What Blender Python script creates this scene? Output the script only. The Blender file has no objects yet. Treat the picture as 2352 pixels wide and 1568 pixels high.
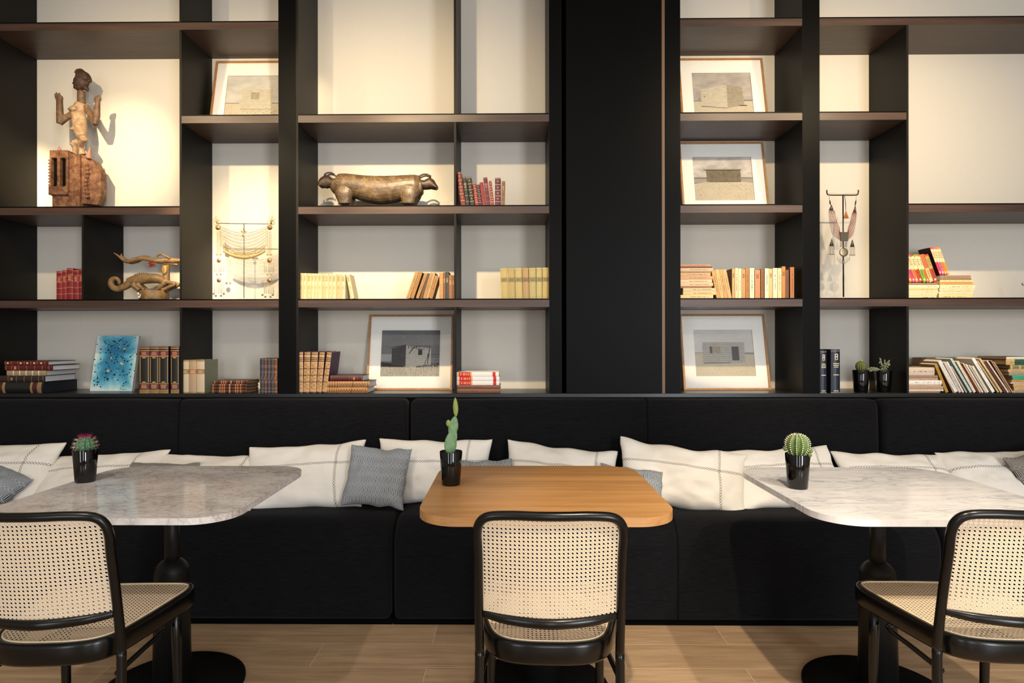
import bpy, bmesh, math, random
from mathutils import Vector, Matrix, noise, Euler
from math import sin, cos, pi, radians, sqrt, atan2, atan

random.seed(7)
scn = bpy.context.scene
COL = scn.collection

# ------------------------------------------------------------------ camera, world, lights, exposure
F_PX, PPX, PPY, H = 1400.0, 1156.0, 784.0, 1.25
PSI, RHO = radians(.58), radians(.073)
cam_data = bpy.data.cameras.new('camera')
cam_data.sensor_width = 36.0
cam_data.lens = F_PX / 2352.0 * 36.0
cam_data.shift_x = (1176.0 - PPX) / 2352.0
cam_data.clip_start = 0.05
cam = bpy.data.objects.new('camera', cam_data)
COL.objects.link(cam)
_R = Vector((cos(PSI), sin(PSI), 0)); _F = Vector((-sin(PSI), cos(PSI), 0)); _U = Vector((0, 0, 1))
_R2 = _R * cos(RHO) - _U * sin(RHO); _U2 = _U * cos(RHO) + _R * sin(RHO)
cam.matrix_world = Matrix(((_R2.x, _U2.x, -_F.x, 0), (_R2.y, _U2.y, -_F.y, 0), (_R2.z, _U2.z, -_F.z, H), (0, 0, 0, 1)))
scn.camera = cam

scn.view_settings.view_transform = 'Standard'
scn.view_settings.look = 'None'
scn.view_settings.gamma = 1.0
scn.view_settings.use_curve_mapping = False
scn.view_settings.exposure = 0.0
try:
    scn.cycles.max_bounces = 8
    scn.cycles.transparent_max_bounces = 24
    scn.cycles.sample_clamp_indirect = 6.0
except Exception:
    pass

world = bpy.data.worlds.new('world'); scn.world = world
world.use_nodes = True
world.node_tree.nodes['Background'].inputs[0].default_value = (0.55, 0.68, 0.85, 1)
world.node_tree.nodes['Background'].inputs[1].default_value = 0.25


def area(name, loc, target, sx, sy, power, color):
    l = bpy.data.lights.new(name, 'AREA'); l.shape = 'RECTANGLE'; l.size = sx; l.size_y = sy
    l.energy = power; l.color = color
    o = bpy.data.objects.new(name, l); COL.objects.link(o); o.location = loc
    o.rotation_euler = (Vector(target) - Vector(loc)).to_track_quat('-Z', 'Y').to_euler()
    return o


def spot(name, loc, target, power, angle, blend=.6, color=(1.0, .74, .44), r=.02):
    l = bpy.data.lights.new(name, 'SPOT'); l.energy = power; l.spot_size = radians(angle)
    l.spot_blend = blend; l.color = color; l.shadow_soft_size = r
    o = bpy.data.objects.new(name, l); COL.objects.link(o); o.location = loc
    o.rotation_euler = (Vector(target) - Vector(loc)).to_track_quat('-Z', 'Y').to_euler()
    return o

DAY = (.87, .93, 1.0)
# daylight through the tall windows behind the camera and to the left
area('window_light', (-2.6, -3.9, 1.7), (-.4, 3.0, 1.0), 1.1, 2.4, 52, DAY)
area('window_light', (.3, -3.9, 1.7), (.3, 3.0, .7), .9, 2.4, 46, DAY)
area('window_light', (3.0, -3.9, 1.7), (.8, 3.0, 1.0), 1.1, 2.4, 190, DAY)
# warm ceiling spots in front of the shelving
WARM = (1.0, .765, .46)
ZL, YL = 2.87, 2.10
for x, w in ((-2.10, 66), (-1.44, 38), (-.60, 76), (1.50, 52), (2.05, 60)):   # broad wash
    spot('ceiling_spot', (x, YL, ZL), (x, 3.587, 2.15), w, 104, 1.0, WARM)
spot('ceiling_spot', (-2.10, YL, ZL), (-2.27, 3.587, 2.34), 120, 30, 1.0, WARM)
spot('ceiling_spot', (-2.10, YL, ZL), (-2.80, 3.40, 2.22), 420, 20, 1.0, WARM)  # extra narrow beam added at this lamp point to brighten the far-left upright's side
spot('ceiling_spot', (-1.44, YL, ZL), (-1.76, 3.42, 1.72), 330, 15, 1.0, WARM)  # extra beam, added only to make the thin divider's side glow
spot('ceiling_spot', (-.60, YL, ZL), (-1.135, 3.38, 2.68), 80, 16, 1.0, WARM)  # extra beam, added only to lift the middle bookcase's left inner side
spot('ceiling_spot', (-1.44, YL, ZL), (-1.44, 3.55, 1.66), 190, 40, .9, WARM)
spot('ceiling_spot', (-.60, YL, ZL), (-.68, 3.40, 2.08), 110, 30, 1.0, WARM)
spot('ceiling_spot', (-.60, YL, ZL), (-.66, 3.45, 1.50), 150, 46, 1.0, WARM)
spot('ceiling_spot', (-.58, YL, ZL), (.06, 3.35, 1.46), 110, 30, 1.0, WARM)
spot('ceiling_spot', (1.50, YL, ZL), (1.30, 3.35, 1.44), 150, 40, 1.0, WARM)
spot('ceiling_spot', (2.05, YL, ZL), (2.35, 3.35, 1.44), 130, 36, 1.0, WARM)
# warm spots over the seating
spot('ceiling_spot', (.62, .55, 2.95), (.85, 2.05, .0), 230, 46, .5, (1.0, .82, .58), .03)
spot('ceiling_spot', (1.6, .75, 2.95), (1.5, 1.9, .3), 150, 54, .6, (1.0, .88, .72), .03)
spot('ceiling_spot', (-1.5, .6, 2.95), (-1.2, 2.4, .6), 60, 60, .8, (1.0, .90, .78), .03)
area('ceiling_glow', (0, .4, 3.30), (0, .8, 0), 5.0, 2.2, 26, (1.0, .90, .78))


# ------------------------------------------------------------------ pixel to place helpers
def ray(px, py):
    u = (px - PPX) / F_PX; w = -(py - PPY) / F_PX
    return _R2 * u + _F + _U2 * w


def PY(px, py, Y):
    d = ray(px, py); t = Y / d.y
    return Vector((d.x * t, Y, H + d.z * t))


def PZ(px, py, z):
    d = ray(px, py); t = (z - H) / d.z
    return Vector((d.x * t, d.y * t, z))


# ------------------------------------------------------------------ materials
def lin(c):
    return tuple(((v / 255.0) / 12.92 if v / 255.0 <= .04045 else ((v / 255.0 + .055) / 1.055) ** 2.4) for v in c)


def new_mat(name):
    m = bpy.data.materials.new(name); m.use_nodes = True
    nt = m.node_tree
    return m, nt, nt.nodes['Principled BSDF']


def N(nt, t, **kw):
    n = nt.nodes.new(t)
    for k, v in kw.items():
        if k.startswith('i_'):
            n.inputs[k[2:].replace('_', ' ')].default_value = v
        else:
            setattr(n, k, v)
    return n


def MA(nt, op, a, b=None, c=None):
    n = nt.nodes.new('ShaderNodeMath'); n.operation = op
    for i, x in enumerate((a, b, c)):
        if x is None: continue
        if isinstance(x, (int, float)): n.inputs[i].default_value = x
        else: nt.links.new(x, n.inputs[i])
    return n.outputs[0]


def MIX(nt, fac, a, b):
    n = nt.nodes.new('ShaderNodeMix'); n.data_type = 'RGBA'
    for i, x in ((0, fac), (6, a), (7, b)):
        if isinstance(x, (int, float)): n.inputs[i].default_value = x
        elif isinstance(x, tuple): n.inputs[i].default_value = (x[0], x[1], x[2], 1)
        else: nt.links.new(x, n.inputs[i])
    return n.outputs[2]


def OBJ(nt, scale=(1, 1, 1), kind='Object', rot=(0, 0, 0)):
    tc = nt.nodes.new('ShaderNodeTexCoord'); mp = nt.nodes.new('ShaderNodeMapping')
    mp.inputs['Scale'].default_value = scale; mp.inputs['Rotation'].default_value = rot
    nt.links.new(tc.outputs[kind], mp.inputs[0])
    return mp.outputs[0]


def NOISE(nt, vec, scale, detail=4, rough=.55, dist=0.0):
    n = nt.nodes.new('ShaderNodeTexNoise')
    n.inputs['Scale'].default_value = scale; n.inputs['Detail'].default_value = detail
    n.inputs['Roughness'].default_value = rough; n.inputs['Distortion'].default_value = dist
    nt.links.new(vec, n.inputs['Vector'])
    return n.outputs['Fac']


def RAMP(nt, fac, stops):
    n = nt.nodes.new('ShaderNodeValToRGB')
    cr = n.color_ramp
    while len(cr.elements) < len(stops): cr.elements.new(.5)
    for e, (p, c) in zip(cr.elements, stops):
        e.position = p
        e.color = (c, c, c, 1) if isinstance(c, (int, float)) else (c[0], c[1], c[2], 1)
    nt.links.new(fac, n.inputs[0])
    return n.outputs[0]


def BUMP(nt, bsdf, h, strength=.3, dist=.001):
    b = nt.nodes.new('ShaderNodeBump'); b.inputs['Strength'].default_value = strength
    b.inputs['Distance'].default_value = dist
    nt.links.new(h, b.inputs['Height']); nt.links.new(b.outputs[0], bsdf.inputs['Normal'])


_cm = {}


def cm(rgb, rough=.5, metal=0.0, var=.12, nscale=60, spec=None):
    """cached plain colour with a little noise; rgb in 0..255"""
    k = (tuple(rgb), rough, metal, var, nscale)
    if k in _cm: return _cm[k]
    m, nt, b = new_mat('colour_%d_%d_%d' % tuple(rgb))
    c = lin(rgb)
    b.inputs['Roughness'].default_value = rough; b.inputs['Metallic'].default_value = metal
    if var > 0:
        n = NOISE(nt, OBJ(nt), nscale, 3)
        lo = tuple(v * (1 - var * 1.6) for v in c); hi = tuple(min(1, v * (1 + var)) for v in c)
        nt.links.new(MIX(nt, n, lo, hi), b.inputs['Base Color'])
    else:
        b.inputs['Base Color'].default_value = (*c, 1)
    if spec is not None: b.inputs['Specular IOR Level'].default_value = spec
    _cm[k] = m
    return m


def mat_wood(name, dark, light, scale=(1.5, 30, 30), rough=.45, bump=.15, board=None, warp=2.0):
    m, nt, b = new_mat(name)
    v = OBJ(nt, scale)
    n1 = NOISE(nt, v, 1.0, 6, .62, warp * .2)
    n2 = NOISE(nt, OBJ(nt, tuple(s * 6 for s in scale)), 1.0, 3, .6)
    f = MA(nt, 'ADD', MA(nt, 'MULTIPLY', n1, .75), MA(nt, 'MULTIPLY', n2, .25))
    f = RAMP(nt, f, [(.30, 0.0), (.70, 1.0)])
    colr = MIX(nt, f, lin(dark), lin(light))
    if board:
        tc = nt.nodes.new('ShaderNodeTexCoord'); sp = nt.nodes.new('ShaderNodeSeparateXYZ')
        nt.links.new(tc.outputs['Object'], sp.inputs[0])
        idx = MA(nt, 'FLOOR', MA(nt, 'DIVIDE', sp.outputs[1], board))
        wn = nt.nodes.new('ShaderNodeTexWhiteNoise'); wn.noise_dimensions = '1D'
        nt.links.new(idx, wn.inputs['W'])
        colr = MIX(nt, MA(nt, 'MULTIPLY', wn.outputs[0], .42), colr, lin(tuple(int(x * .72) for x in dark)))
    nt.links.new(colr, b.inputs['Base Color'])
    b.inputs['Roughness'].default_value = rough
    BUMP(nt, b, f, bump, .0006)
    return m


M = {}
M['lacquer'] = cm((16, 14, 11), .5, 0, .06, 8, .2)
M['lacquer_front'] = cm((6, 6, 6), .42, 0, .05, 8, .07)
M['ledge'] = cm((25, 26, 28), .30, 0, .05, 10)
M['shelf_wood'] = mat_wood('smoked_oak', (42, 29, 24), (76, 54, 43), (1.2, 45, 45), .42, .25)
M['oak_top'] = mat_wood('oak_top', (176, 124, 72), (216, 166, 108), (1.6, 26, 26), .36, .10, board=.095)
M['strip'] = mat_wood('strip_wood', (96, 68, 44), (128, 94, 62), (40, 40, 1.5), .5, .1)


def mk_panel():
    m, nt, b = new_mat('cream_panel')
    n = NOISE(nt, OBJ(nt, (260, 260, 260)), 1.0, 2)
    nt.links.new(MIX(nt, n, lin((209, 203, 190)), lin((220, 214, 202))), b.inputs['Base Color'])
    b.inputs['Roughness'].default_value = .75
    return m
M['panel'] = mk_panel()


def mk_fabric():
    m, nt, b = new_mat('black_slub_fabric')
    a = NOISE(nt, OBJ(nt, (22, 700, 700)), 1.0, 3, .6)
    c = NOISE(nt, OBJ(nt, (900, 900, 900)), 1.0, 1)
    f = MA(nt, 'ADD', MA(nt, 'MULTIPLY', a, .7), MA(nt, 'MULTIPLY', c, .3))
    f = RAMP(nt, f, [(.35, 0.0), (.72, 1.0)])
    nt.links.new(MIX(nt, f, lin((4, 4, 5)), lin((27, 28, 32))), b.inputs['Base Color'])
    b.inputs['Roughness'].default_value = .9
    b.inputs['Specular IOR Level'].default_value = .1
    b.inputs['Sheen Weight'].default_value = .04
    BUMP(nt, b, f, .5, .001)
    return m
M['fabric'] = mk_fabric()
M['piping'] = cm((9, 9, 10), .8, 0, 0, 60, .1)
M['plinth'] = cm((4, 4, 4), .8, 0, 0, 60, .05)


def mk_floor():
    m, nt, b = new_mat('plank_floor')
    tc = nt.nodes.new('ShaderNodeTexCoord'); mp = nt.nodes.new('ShaderNodeMapping')
    mp.inputs['Location'].default_value = (.32, -.140, 0)
    nt.links.new(tc.outputs['Object'], mp.inputs[0])
    br = nt.nodes.new('ShaderNodeTexBrick')
    br.inputs['Scale'].default_value = 1.0; br.inputs['Brick Width'].default_value = 1.22
    br.inputs['Row Height'].default_value = .183; br.inputs['Mortar Size'].default_value = .0019
    br.inputs['Mortar Smooth'].default_value = .1; br.offset = .37; br.offset_frequency = 2
    br.inputs['Color1'].default_value = (0, 0, 0, 1); br.inputs['Color2'].default_value = (1, 1, 1, 1)
    br.inputs['Mortar'].default_value = (.5, .5, .5, 1)
    nt.links.new(mp.outputs[0], br.inputs['Vector'])
    off = nt.nodes.new('ShaderNodeVectorMath'); off.operation = 'MULTIPLY_ADD'
    nt.links.new(br.outputs['Color'], off.inputs[0]); off.inputs[1].default_value = (7, 3, 1)
    v = OBJ(nt, (1.3, 16, 1)); nt.links.new(v, off.inputs[2])
    n1 = NOISE(nt, off.outputs[0], 1.5, 7, .62, .9)
    v2 = OBJ(nt, (9, 160, 1)); n2 = NOISE(nt, v2, 1.0, 3)
    f = MA(nt, 'ADD', MA(nt, 'MULTIPLY', n1, .8), MA(nt, 'MULTIPLY', n2, .2))
    f = RAMP(nt, f, [(.33, 0.0), (.68, 1.0)])
    c = MIX(nt, f, lin((168, 138, 106)), lin((216, 184, 146)))
    sp = nt.nodes.new('ShaderNodeSeparateColor'); nt.links.new(br.outputs['Color'], sp.inputs[0])
    c = MIX(nt, MA(nt, 'MULTIPLY', sp.outputs[0], .28), c, lin((146, 118, 92)))
    c = MIX(nt, MA(nt, 'MULTIPLY', br.outputs['Fac'], .85), c, lin((222, 196, 160)))
    nt.links.new(c, b.inputs['Base Color'])
    b.inputs['Roughness'].default_value = .42
    BUMP(nt, b, f, .12, .001)
    return m
M['floor'] = mk_floor()


def mk_marble_brown():
    m, nt, b = new_mat('grey_brown_marble')
    v = OBJ(nt, (1, 1.5, 1))
    nz = nt.nodes.new('ShaderNodeTexNoise'); nz.inputs['Scale'].default_value = 9; nz.inputs['Detail'].default_value = 6
    nt.links.new(v, nz.inputs['Vector'])
    ad = nt.nodes.new('ShaderNodeVectorMath'); ad.operation = 'MULTIPLY_ADD'
    nt.links.new(nz.outputs['Color'], ad.inputs[0]); ad.inputs[1].default_value = (.2, .2, .2); nt.links.new(v, ad.inputs[2])
    vo = nt.nodes.new('ShaderNodeTexVoronoi'); vo.feature = 'DISTANCE_TO_EDGE'; vo.inputs['Scale'].default_value = 17
    nt.links.new(ad.outputs[0], vo.inputs['Vector'])
    vo2 = nt.nodes.new('ShaderNodeTexVoronoi'); vo2.feature = 'DISTANCE_TO_EDGE'; vo2.inputs['Scale'].default_value = 36
    nt.links.new(ad.outputs[0], vo2.inputs['Vector'])
    a = RAMP(nt, vo.outputs['Distance'], [(0.0, 1.0), (.09, .25), (.22, 0.0)])
    a2 = RAMP(nt, vo2.outputs['Distance'], [(0.0, .5), (.10, .1), (.2, 0.0)])
    cl = NOISE(nt, v, 6, 4)
    f = MA(nt, 'MULTIPLY', MA(nt, 'MAXIMUM', a, a2), RAMP(nt, cl, [(.3, .35), (.65, 1.0)]))
    base = MIX(nt, RAMP(nt, cl, [(.35, 0.0), (.7, 1.0)]), lin((236, 231, 228)), lin((214, 206, 200)))
    nt.links.new(MIX(nt, MA(nt, 'MULTIPLY', f, .62), base, lin((132, 120, 114))), b.inputs['Base Color'])
    b.inputs['Roughness'].default_value = .12
    return m


def mk_marble_white():
    m, nt, b = new_mat('white_veined_marble')
    v = OBJ(nt, (2.2, 9, 1), 'Object', (0, 0, radians(-12)))
    n1 = NOISE(nt, v, 2.2, 8, .66, 1.2)
    ridge = MA(nt, 'ABSOLUTE', MA(nt, 'SUBTRACT', n1, .5))
    a = RAMP(nt, ridge, [(0.0, 1.0), (.03, .35), (.09, 0.0)])
    cl = NOISE(nt, v, 1.1, 4)
    f = MA(nt, 'MULTIPLY', a, RAMP(nt, cl, [(.35, .1), (.7, 1.0)]))
    base = MIX(nt, cl, lin((236, 234, 234)), lin((216, 216, 220)))
    nt.links.new(MIX(nt, MA(nt, 'MULTIPLY', f, .7), base, lin((120, 122, 130))), b.inputs['Base Color'])
    b.inputs['Roughness'].default_value = .16
    return m
M['marble_brown'] = mk_marble_brown()
M['marble_white'] = mk_marble_white()


def mk_cane(name, along=(1, 1)):
    m, nt, b = new_mat(name)
    uv = nt.nodes.new('ShaderNodeUVMap'); sp = nt.nodes.new('ShaderNodeSeparateXYZ')
    nt.links.new(uv.outputs[0], sp.inputs[0])
    fx = MA(nt, 'SUBTRACT', MA(nt, 'FRACT', sp.outputs[0]), .5)
    fy = MA(nt, 'SUBTRACT', MA(nt, 'FRACT', sp.outputs[1]), .5)
    xx = MA(nt, 'MULTIPLY', fx, fx); yy = MA(nt, 'MULTIPLY', fy, fy); xy = MA(nt, 'MULTIPLY', fx, fy)
    d = MA(nt, 'SQRT', MA(nt, 'ADD', MA(nt, 'ADD', xx, yy), MA(nt, 'MULTIPLY', xy, .7)))
    hole = MA(nt, 'LESS_THAN', d, .235)
    # small gaps between the paired strands
    ax = MA(nt, 'ABSOLUTE', fx); ay = MA(nt, 'ABSOLUTE', fy)
    g1 = MA(nt, 'MULTIPLY', MA(nt, 'GREATER_THAN', ax, .455), MA(nt, 'LESS_THAN', MA(nt, 'ABSOLUTE', MA(nt, 'SUBTRACT', ay, .25)), .10))
    g2 = MA(nt, 'MULTIPLY', MA(nt, 'GREATER_THAN', ay, .455), MA(nt, 'LESS_THAN', MA(nt, 'ABSOLUTE', MA(nt, 'SUBTRACT', ax, .25)), .10))
    gap = MA(nt, 'MAXIMUM', g1, g2)
    strand = MA(nt, 'SINE', MA(nt, 'MULTIPLY', MA(nt, 'ADD', fx, fy), 25.0))
    strand = MA(nt, 'MULTIPLY_ADD', strand, .5, .5)
    rim = RAMP(nt, d, [(.22, 1.0), (.30, 0.0)])
    c = MIX(nt, strand, lin((222, 198, 164)), lin((244, 226, 198)))
    c = MIX(nt, rim, c, lin((250, 240, 222)))
    c = MIX(nt, gap, c, lin((120, 82, 50)))
    nt.links.new(c, b.inputs['Base Color'])
    b.inputs['Roughness'].default_value = .5
    BUMP(nt, b, MA(nt, 'SUBTRACT', MA(nt, 'ADD', strand, MA(nt, 'MULTIPLY', rim, 1.2)), gap), .35, .001)
    tr = nt.nodes.new('ShaderNodeBsdfTransparent'); mx = nt.nodes.new('ShaderNodeMixShader')
    out = nt.nodes['Material Output']
    nt.links.new(hole, mx.inputs[0]); nt.links.new(b.outputs[0], mx.inputs[1]); nt.links.new(tr.outputs[0], mx.inputs[2])
    nt.links.new(mx.outputs[0], out.inputs['Surface'])
    return m
M['cane'] = mk_cane('woven_cane')
M['cane_rim'] = cm((232, 210, 176), .45, 0, .08)
M['chair_black'] = cm((10, 9, 8), .24, 0, .05, 20, .36)
M['table_metal'] = cm((17, 17, 17), .48, 0, .10, 300, .3)
M['disc_metal'] = cm((12, 12, 12), .6, 0, .10, 300, .2)


def mk_linen():
    m, nt, b = new_mat('white_linen_stitched')
    uv = nt.nodes.new('ShaderNodeUVMap'); sp = nt.nodes.new('ShaderNodeSeparateXYZ')
    nt.links.new(uv.outputs[0], sp.inputs[0])
    u, v = sp.outputs[0], sp.outputs[1]

    def stitch(a, t, a0):
        tri = MA(nt, 'MULTIPLY', MA(nt, 'ABSOLUTE', MA(nt, 'SUBTRACT', MA(nt, 'FRACT', MA(nt, 'DIVIDE', t, .0135)), .5)), .0125)
        dd = MA(nt, 'ABSOLUTE', MA(nt, 'SUBTRACT', MA(nt, 'ABSOLUTE', MA(nt, 'SUBTRACT', a, a0)), tri))
        return MA(nt, 'LESS_THAN', dd, .00105)
    s = MA(nt, 'MAXIMUM', stitch(v, u, .045), stitch(u, v, .175))
    weave = NOISE(nt, OBJ(nt, (420, 420, 420)), 1.0, 3)
    c = MIX(nt, weave, lin((218, 213, 204)), lin((243, 240, 233)))
    nt.links.new(MIX(nt, s, c, lin((38, 34, 32))), b.inputs['Base Color'])
    b.inputs['Roughness'].default_value = .92; b.inputs['Specular IOR Level'].default_value = .15
    BUMP(nt, b, weave, .5, .0015)
    return m


def mk_geo(name, ink, pale):
    m, nt, b = new_mat(name)
    uv = nt.nodes.new('ShaderNodeUVMap'); sp = nt.nodes.new('ShaderNodeSeparateXYZ')
    nt.links.new(uv.outputs[0], sp.inputs[0])
    u, v = sp.outputs[0], sp.outputs[1]
    A, Rr, L = .0185, .050, .0150

    def cell(ox, oy, ln):
        x = MA(nt, 'MULTIPLY', MA(nt, 'SUBTRACT', MA(nt, 'FRACT', MA(nt, 'ADD', MA(nt, 'DIVIDE', u, A), ox)), .5), A)
        y = MA(nt, 'MULTIPLY', MA(nt, 'SUBTRACT', MA(nt, 'FRACT', MA(nt, 'ADD', MA(nt, 'DIVIDE', v, Rr), oy)), .5), Rr)
        yy = MA(nt, 'MAXIMUM', MA(nt, 'SUBTRACT', MA(nt, 'ABSOLUTE', y), ln), 0.0)
        return MA(nt, 'ADD', MA(nt, 'ABSOLUTE', x), yy)
    d = MA(nt, 'MINIMUM', cell(0, 0, L), cell(.5, .5, 0.0))
    s = MA(nt, 'GREATER_THAN', MA(nt, 'SINE', MA(nt, 'MULTIPLY_ADD', d, 2 * pi / (A * .235), 1.2)), -.05)
    nt.links.new(MIX(nt, s, lin(ink), lin(pale)), b.inputs['Base Color'])
    b.inputs['Roughness'].default_value = .85; b.inputs['Specular IOR Level'].default_value = .2
    w = NOISE(nt, OBJ(nt, (600, 600, 600)), 1.0, 2)
    BUMP(nt, b, w, .4, .001)
    return m
M['linen'] = mk_linen()
M['geo'] = mk_geo('navy_geometric_weave', (24, 30, 44), (188, 196, 202))
M['geo_black'] = mk_geo('black_geometric_weave', (22, 22, 24), (176, 172, 164))


def mk_carved(name, cols, scale=30, rough=.6, bump=.8, dist=.004):
    m, nt, b = new_mat(name)
    n = NOISE(nt, OBJ(nt, (1, 1, 1)), scale, 6, .65, .5)
    n2 = NOISE(nt, OBJ(nt, (1, 1, 3)), scale * 5, 3, .6)
    f = MA(nt, 'ADD', MA(nt, 'MULTIPLY', n, .7), MA(nt, 'MULTIPLY', n2, .3))
    k = len(cols)
    nt.links.new(RAMP(nt, f, [(.30 + .42 * i / (k - 1), lin(c)) for i, c in enumerate(cols)]), b.inputs['Base Color'])
    b.inputs['Roughness'].default_value = rough
    BUMP(nt, b, f, bump, dist)
    return m
M['carved_red'] = mk_carved('carved_reddish_wood', [(40, 24, 16), (104, 64, 42), (146, 104, 70), (184, 148, 108)], 34, .6, 1.0, .008)
M['carved_pale'] = mk_carved('carved_pale_wood', [(92, 66, 44), (158, 130, 98), (198, 176, 144)], 34)
M['carved_dark'] = mk_carved('carved_dark_wood', [(34, 22, 16), (68, 46, 34), (88, 62, 46)], 28)
M['carved_mid'] = mk_carved('carved_brown_wood', [(52, 36, 24), (98, 72, 50), (136, 108, 78)], 30)
M['carved_gold'] = mk_carved('carved_ochre_wood', [(72, 54, 32), (128, 100, 64), (164, 136, 92)], 26, .5)
M['cow'] = mk_carved('dark_patina_wood', [(46, 35, 25), (90, 73, 53), (132, 114, 88)], 24, .30, .7)
M['cow_dark'] = mk_carved('dark_head_wood', [(34, 24, 18), (62, 44, 32), (92, 70, 48)], 30, .4)
M['scratch'] = cm((164, 134, 92), .5)
M['slot_shade'] = cm((9, 7, 6), .7, 0, .1, 60, .1)
M['horn'] = mk_carved('pink_horn', [(150, 96, 74), (190, 140, 112)], 30)
M['gold'] = cm((196, 152, 84), .35, .6, .15, 200)
M['goldpaint'] = cm((205, 165, 100), .5, 0, .2, 300)
M['silver'] = cm((168, 152, 124), .35, .75, .3, 300)
M['silvergold'] = cm((176, 156, 108), .35, .45, .25, 300)
M['dark_silver'] = cm((96, 88, 76), .45, .6, .4, 400)
M['carnelian'] = cm((142, 52, 34), .2, 0, .1)
M['coral'] = cm((168, 78, 56), .5, 0, .3, 700)
M['black_metal'] = cm((14, 13, 12), .4, 0, 0)
M['pot'] = cm((7, 7, 8), .06, 0, 0)
M['soil'] = mk_carved('soil', [(18, 13, 10), (42, 30, 22)], 120, .9, 1.0)
M['wood_frame'] = mat_wood('light_oak_frame', (150, 104, 56), (186, 138, 84), (30, 30, 30), .45, .1)
M['mat_board'] = cm((232, 228, 220), .8, 0, .02)
M['page'] = cm((222, 210, 184), .8, 0, .1, 500)
M['page_white'] = cm((222, 222, 224), .8, 0, .08, 500)
M['page_navy'] = cm((20, 26, 38), .6, 0, .1, 200)
M['page_dark'] = cm((150, 120, 84), .8, 0, .15, 500)


def mk_glass():
    m, nt, b = new_mat('picture_glass')
    nt.nodes.remove(b)
    tr = nt.nodes.new('ShaderNodeBsdfTransparent'); gl = nt.nodes.new('ShaderNodeBsdfGlossy')
    gl.inputs['Roughness'].default_value = .02
    fr = nt.nodes.new('ShaderNodeFresnel'); fr.inputs['IOR'].default_value = 1.5
    mx = nt.nodes.new('ShaderNodeMixShader')
    nt.links.new(fr.outputs[0], mx.inputs[0]); nt.links.new(tr.outputs[0], mx.inputs[1]); nt.links.new(gl.outputs[0], mx.inputs[2])
    nt.links.new(mx.outputs[0], nt.nodes['Material Output'].inputs['Surface'])
    return m
M['glass'] = mk_glass()


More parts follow.
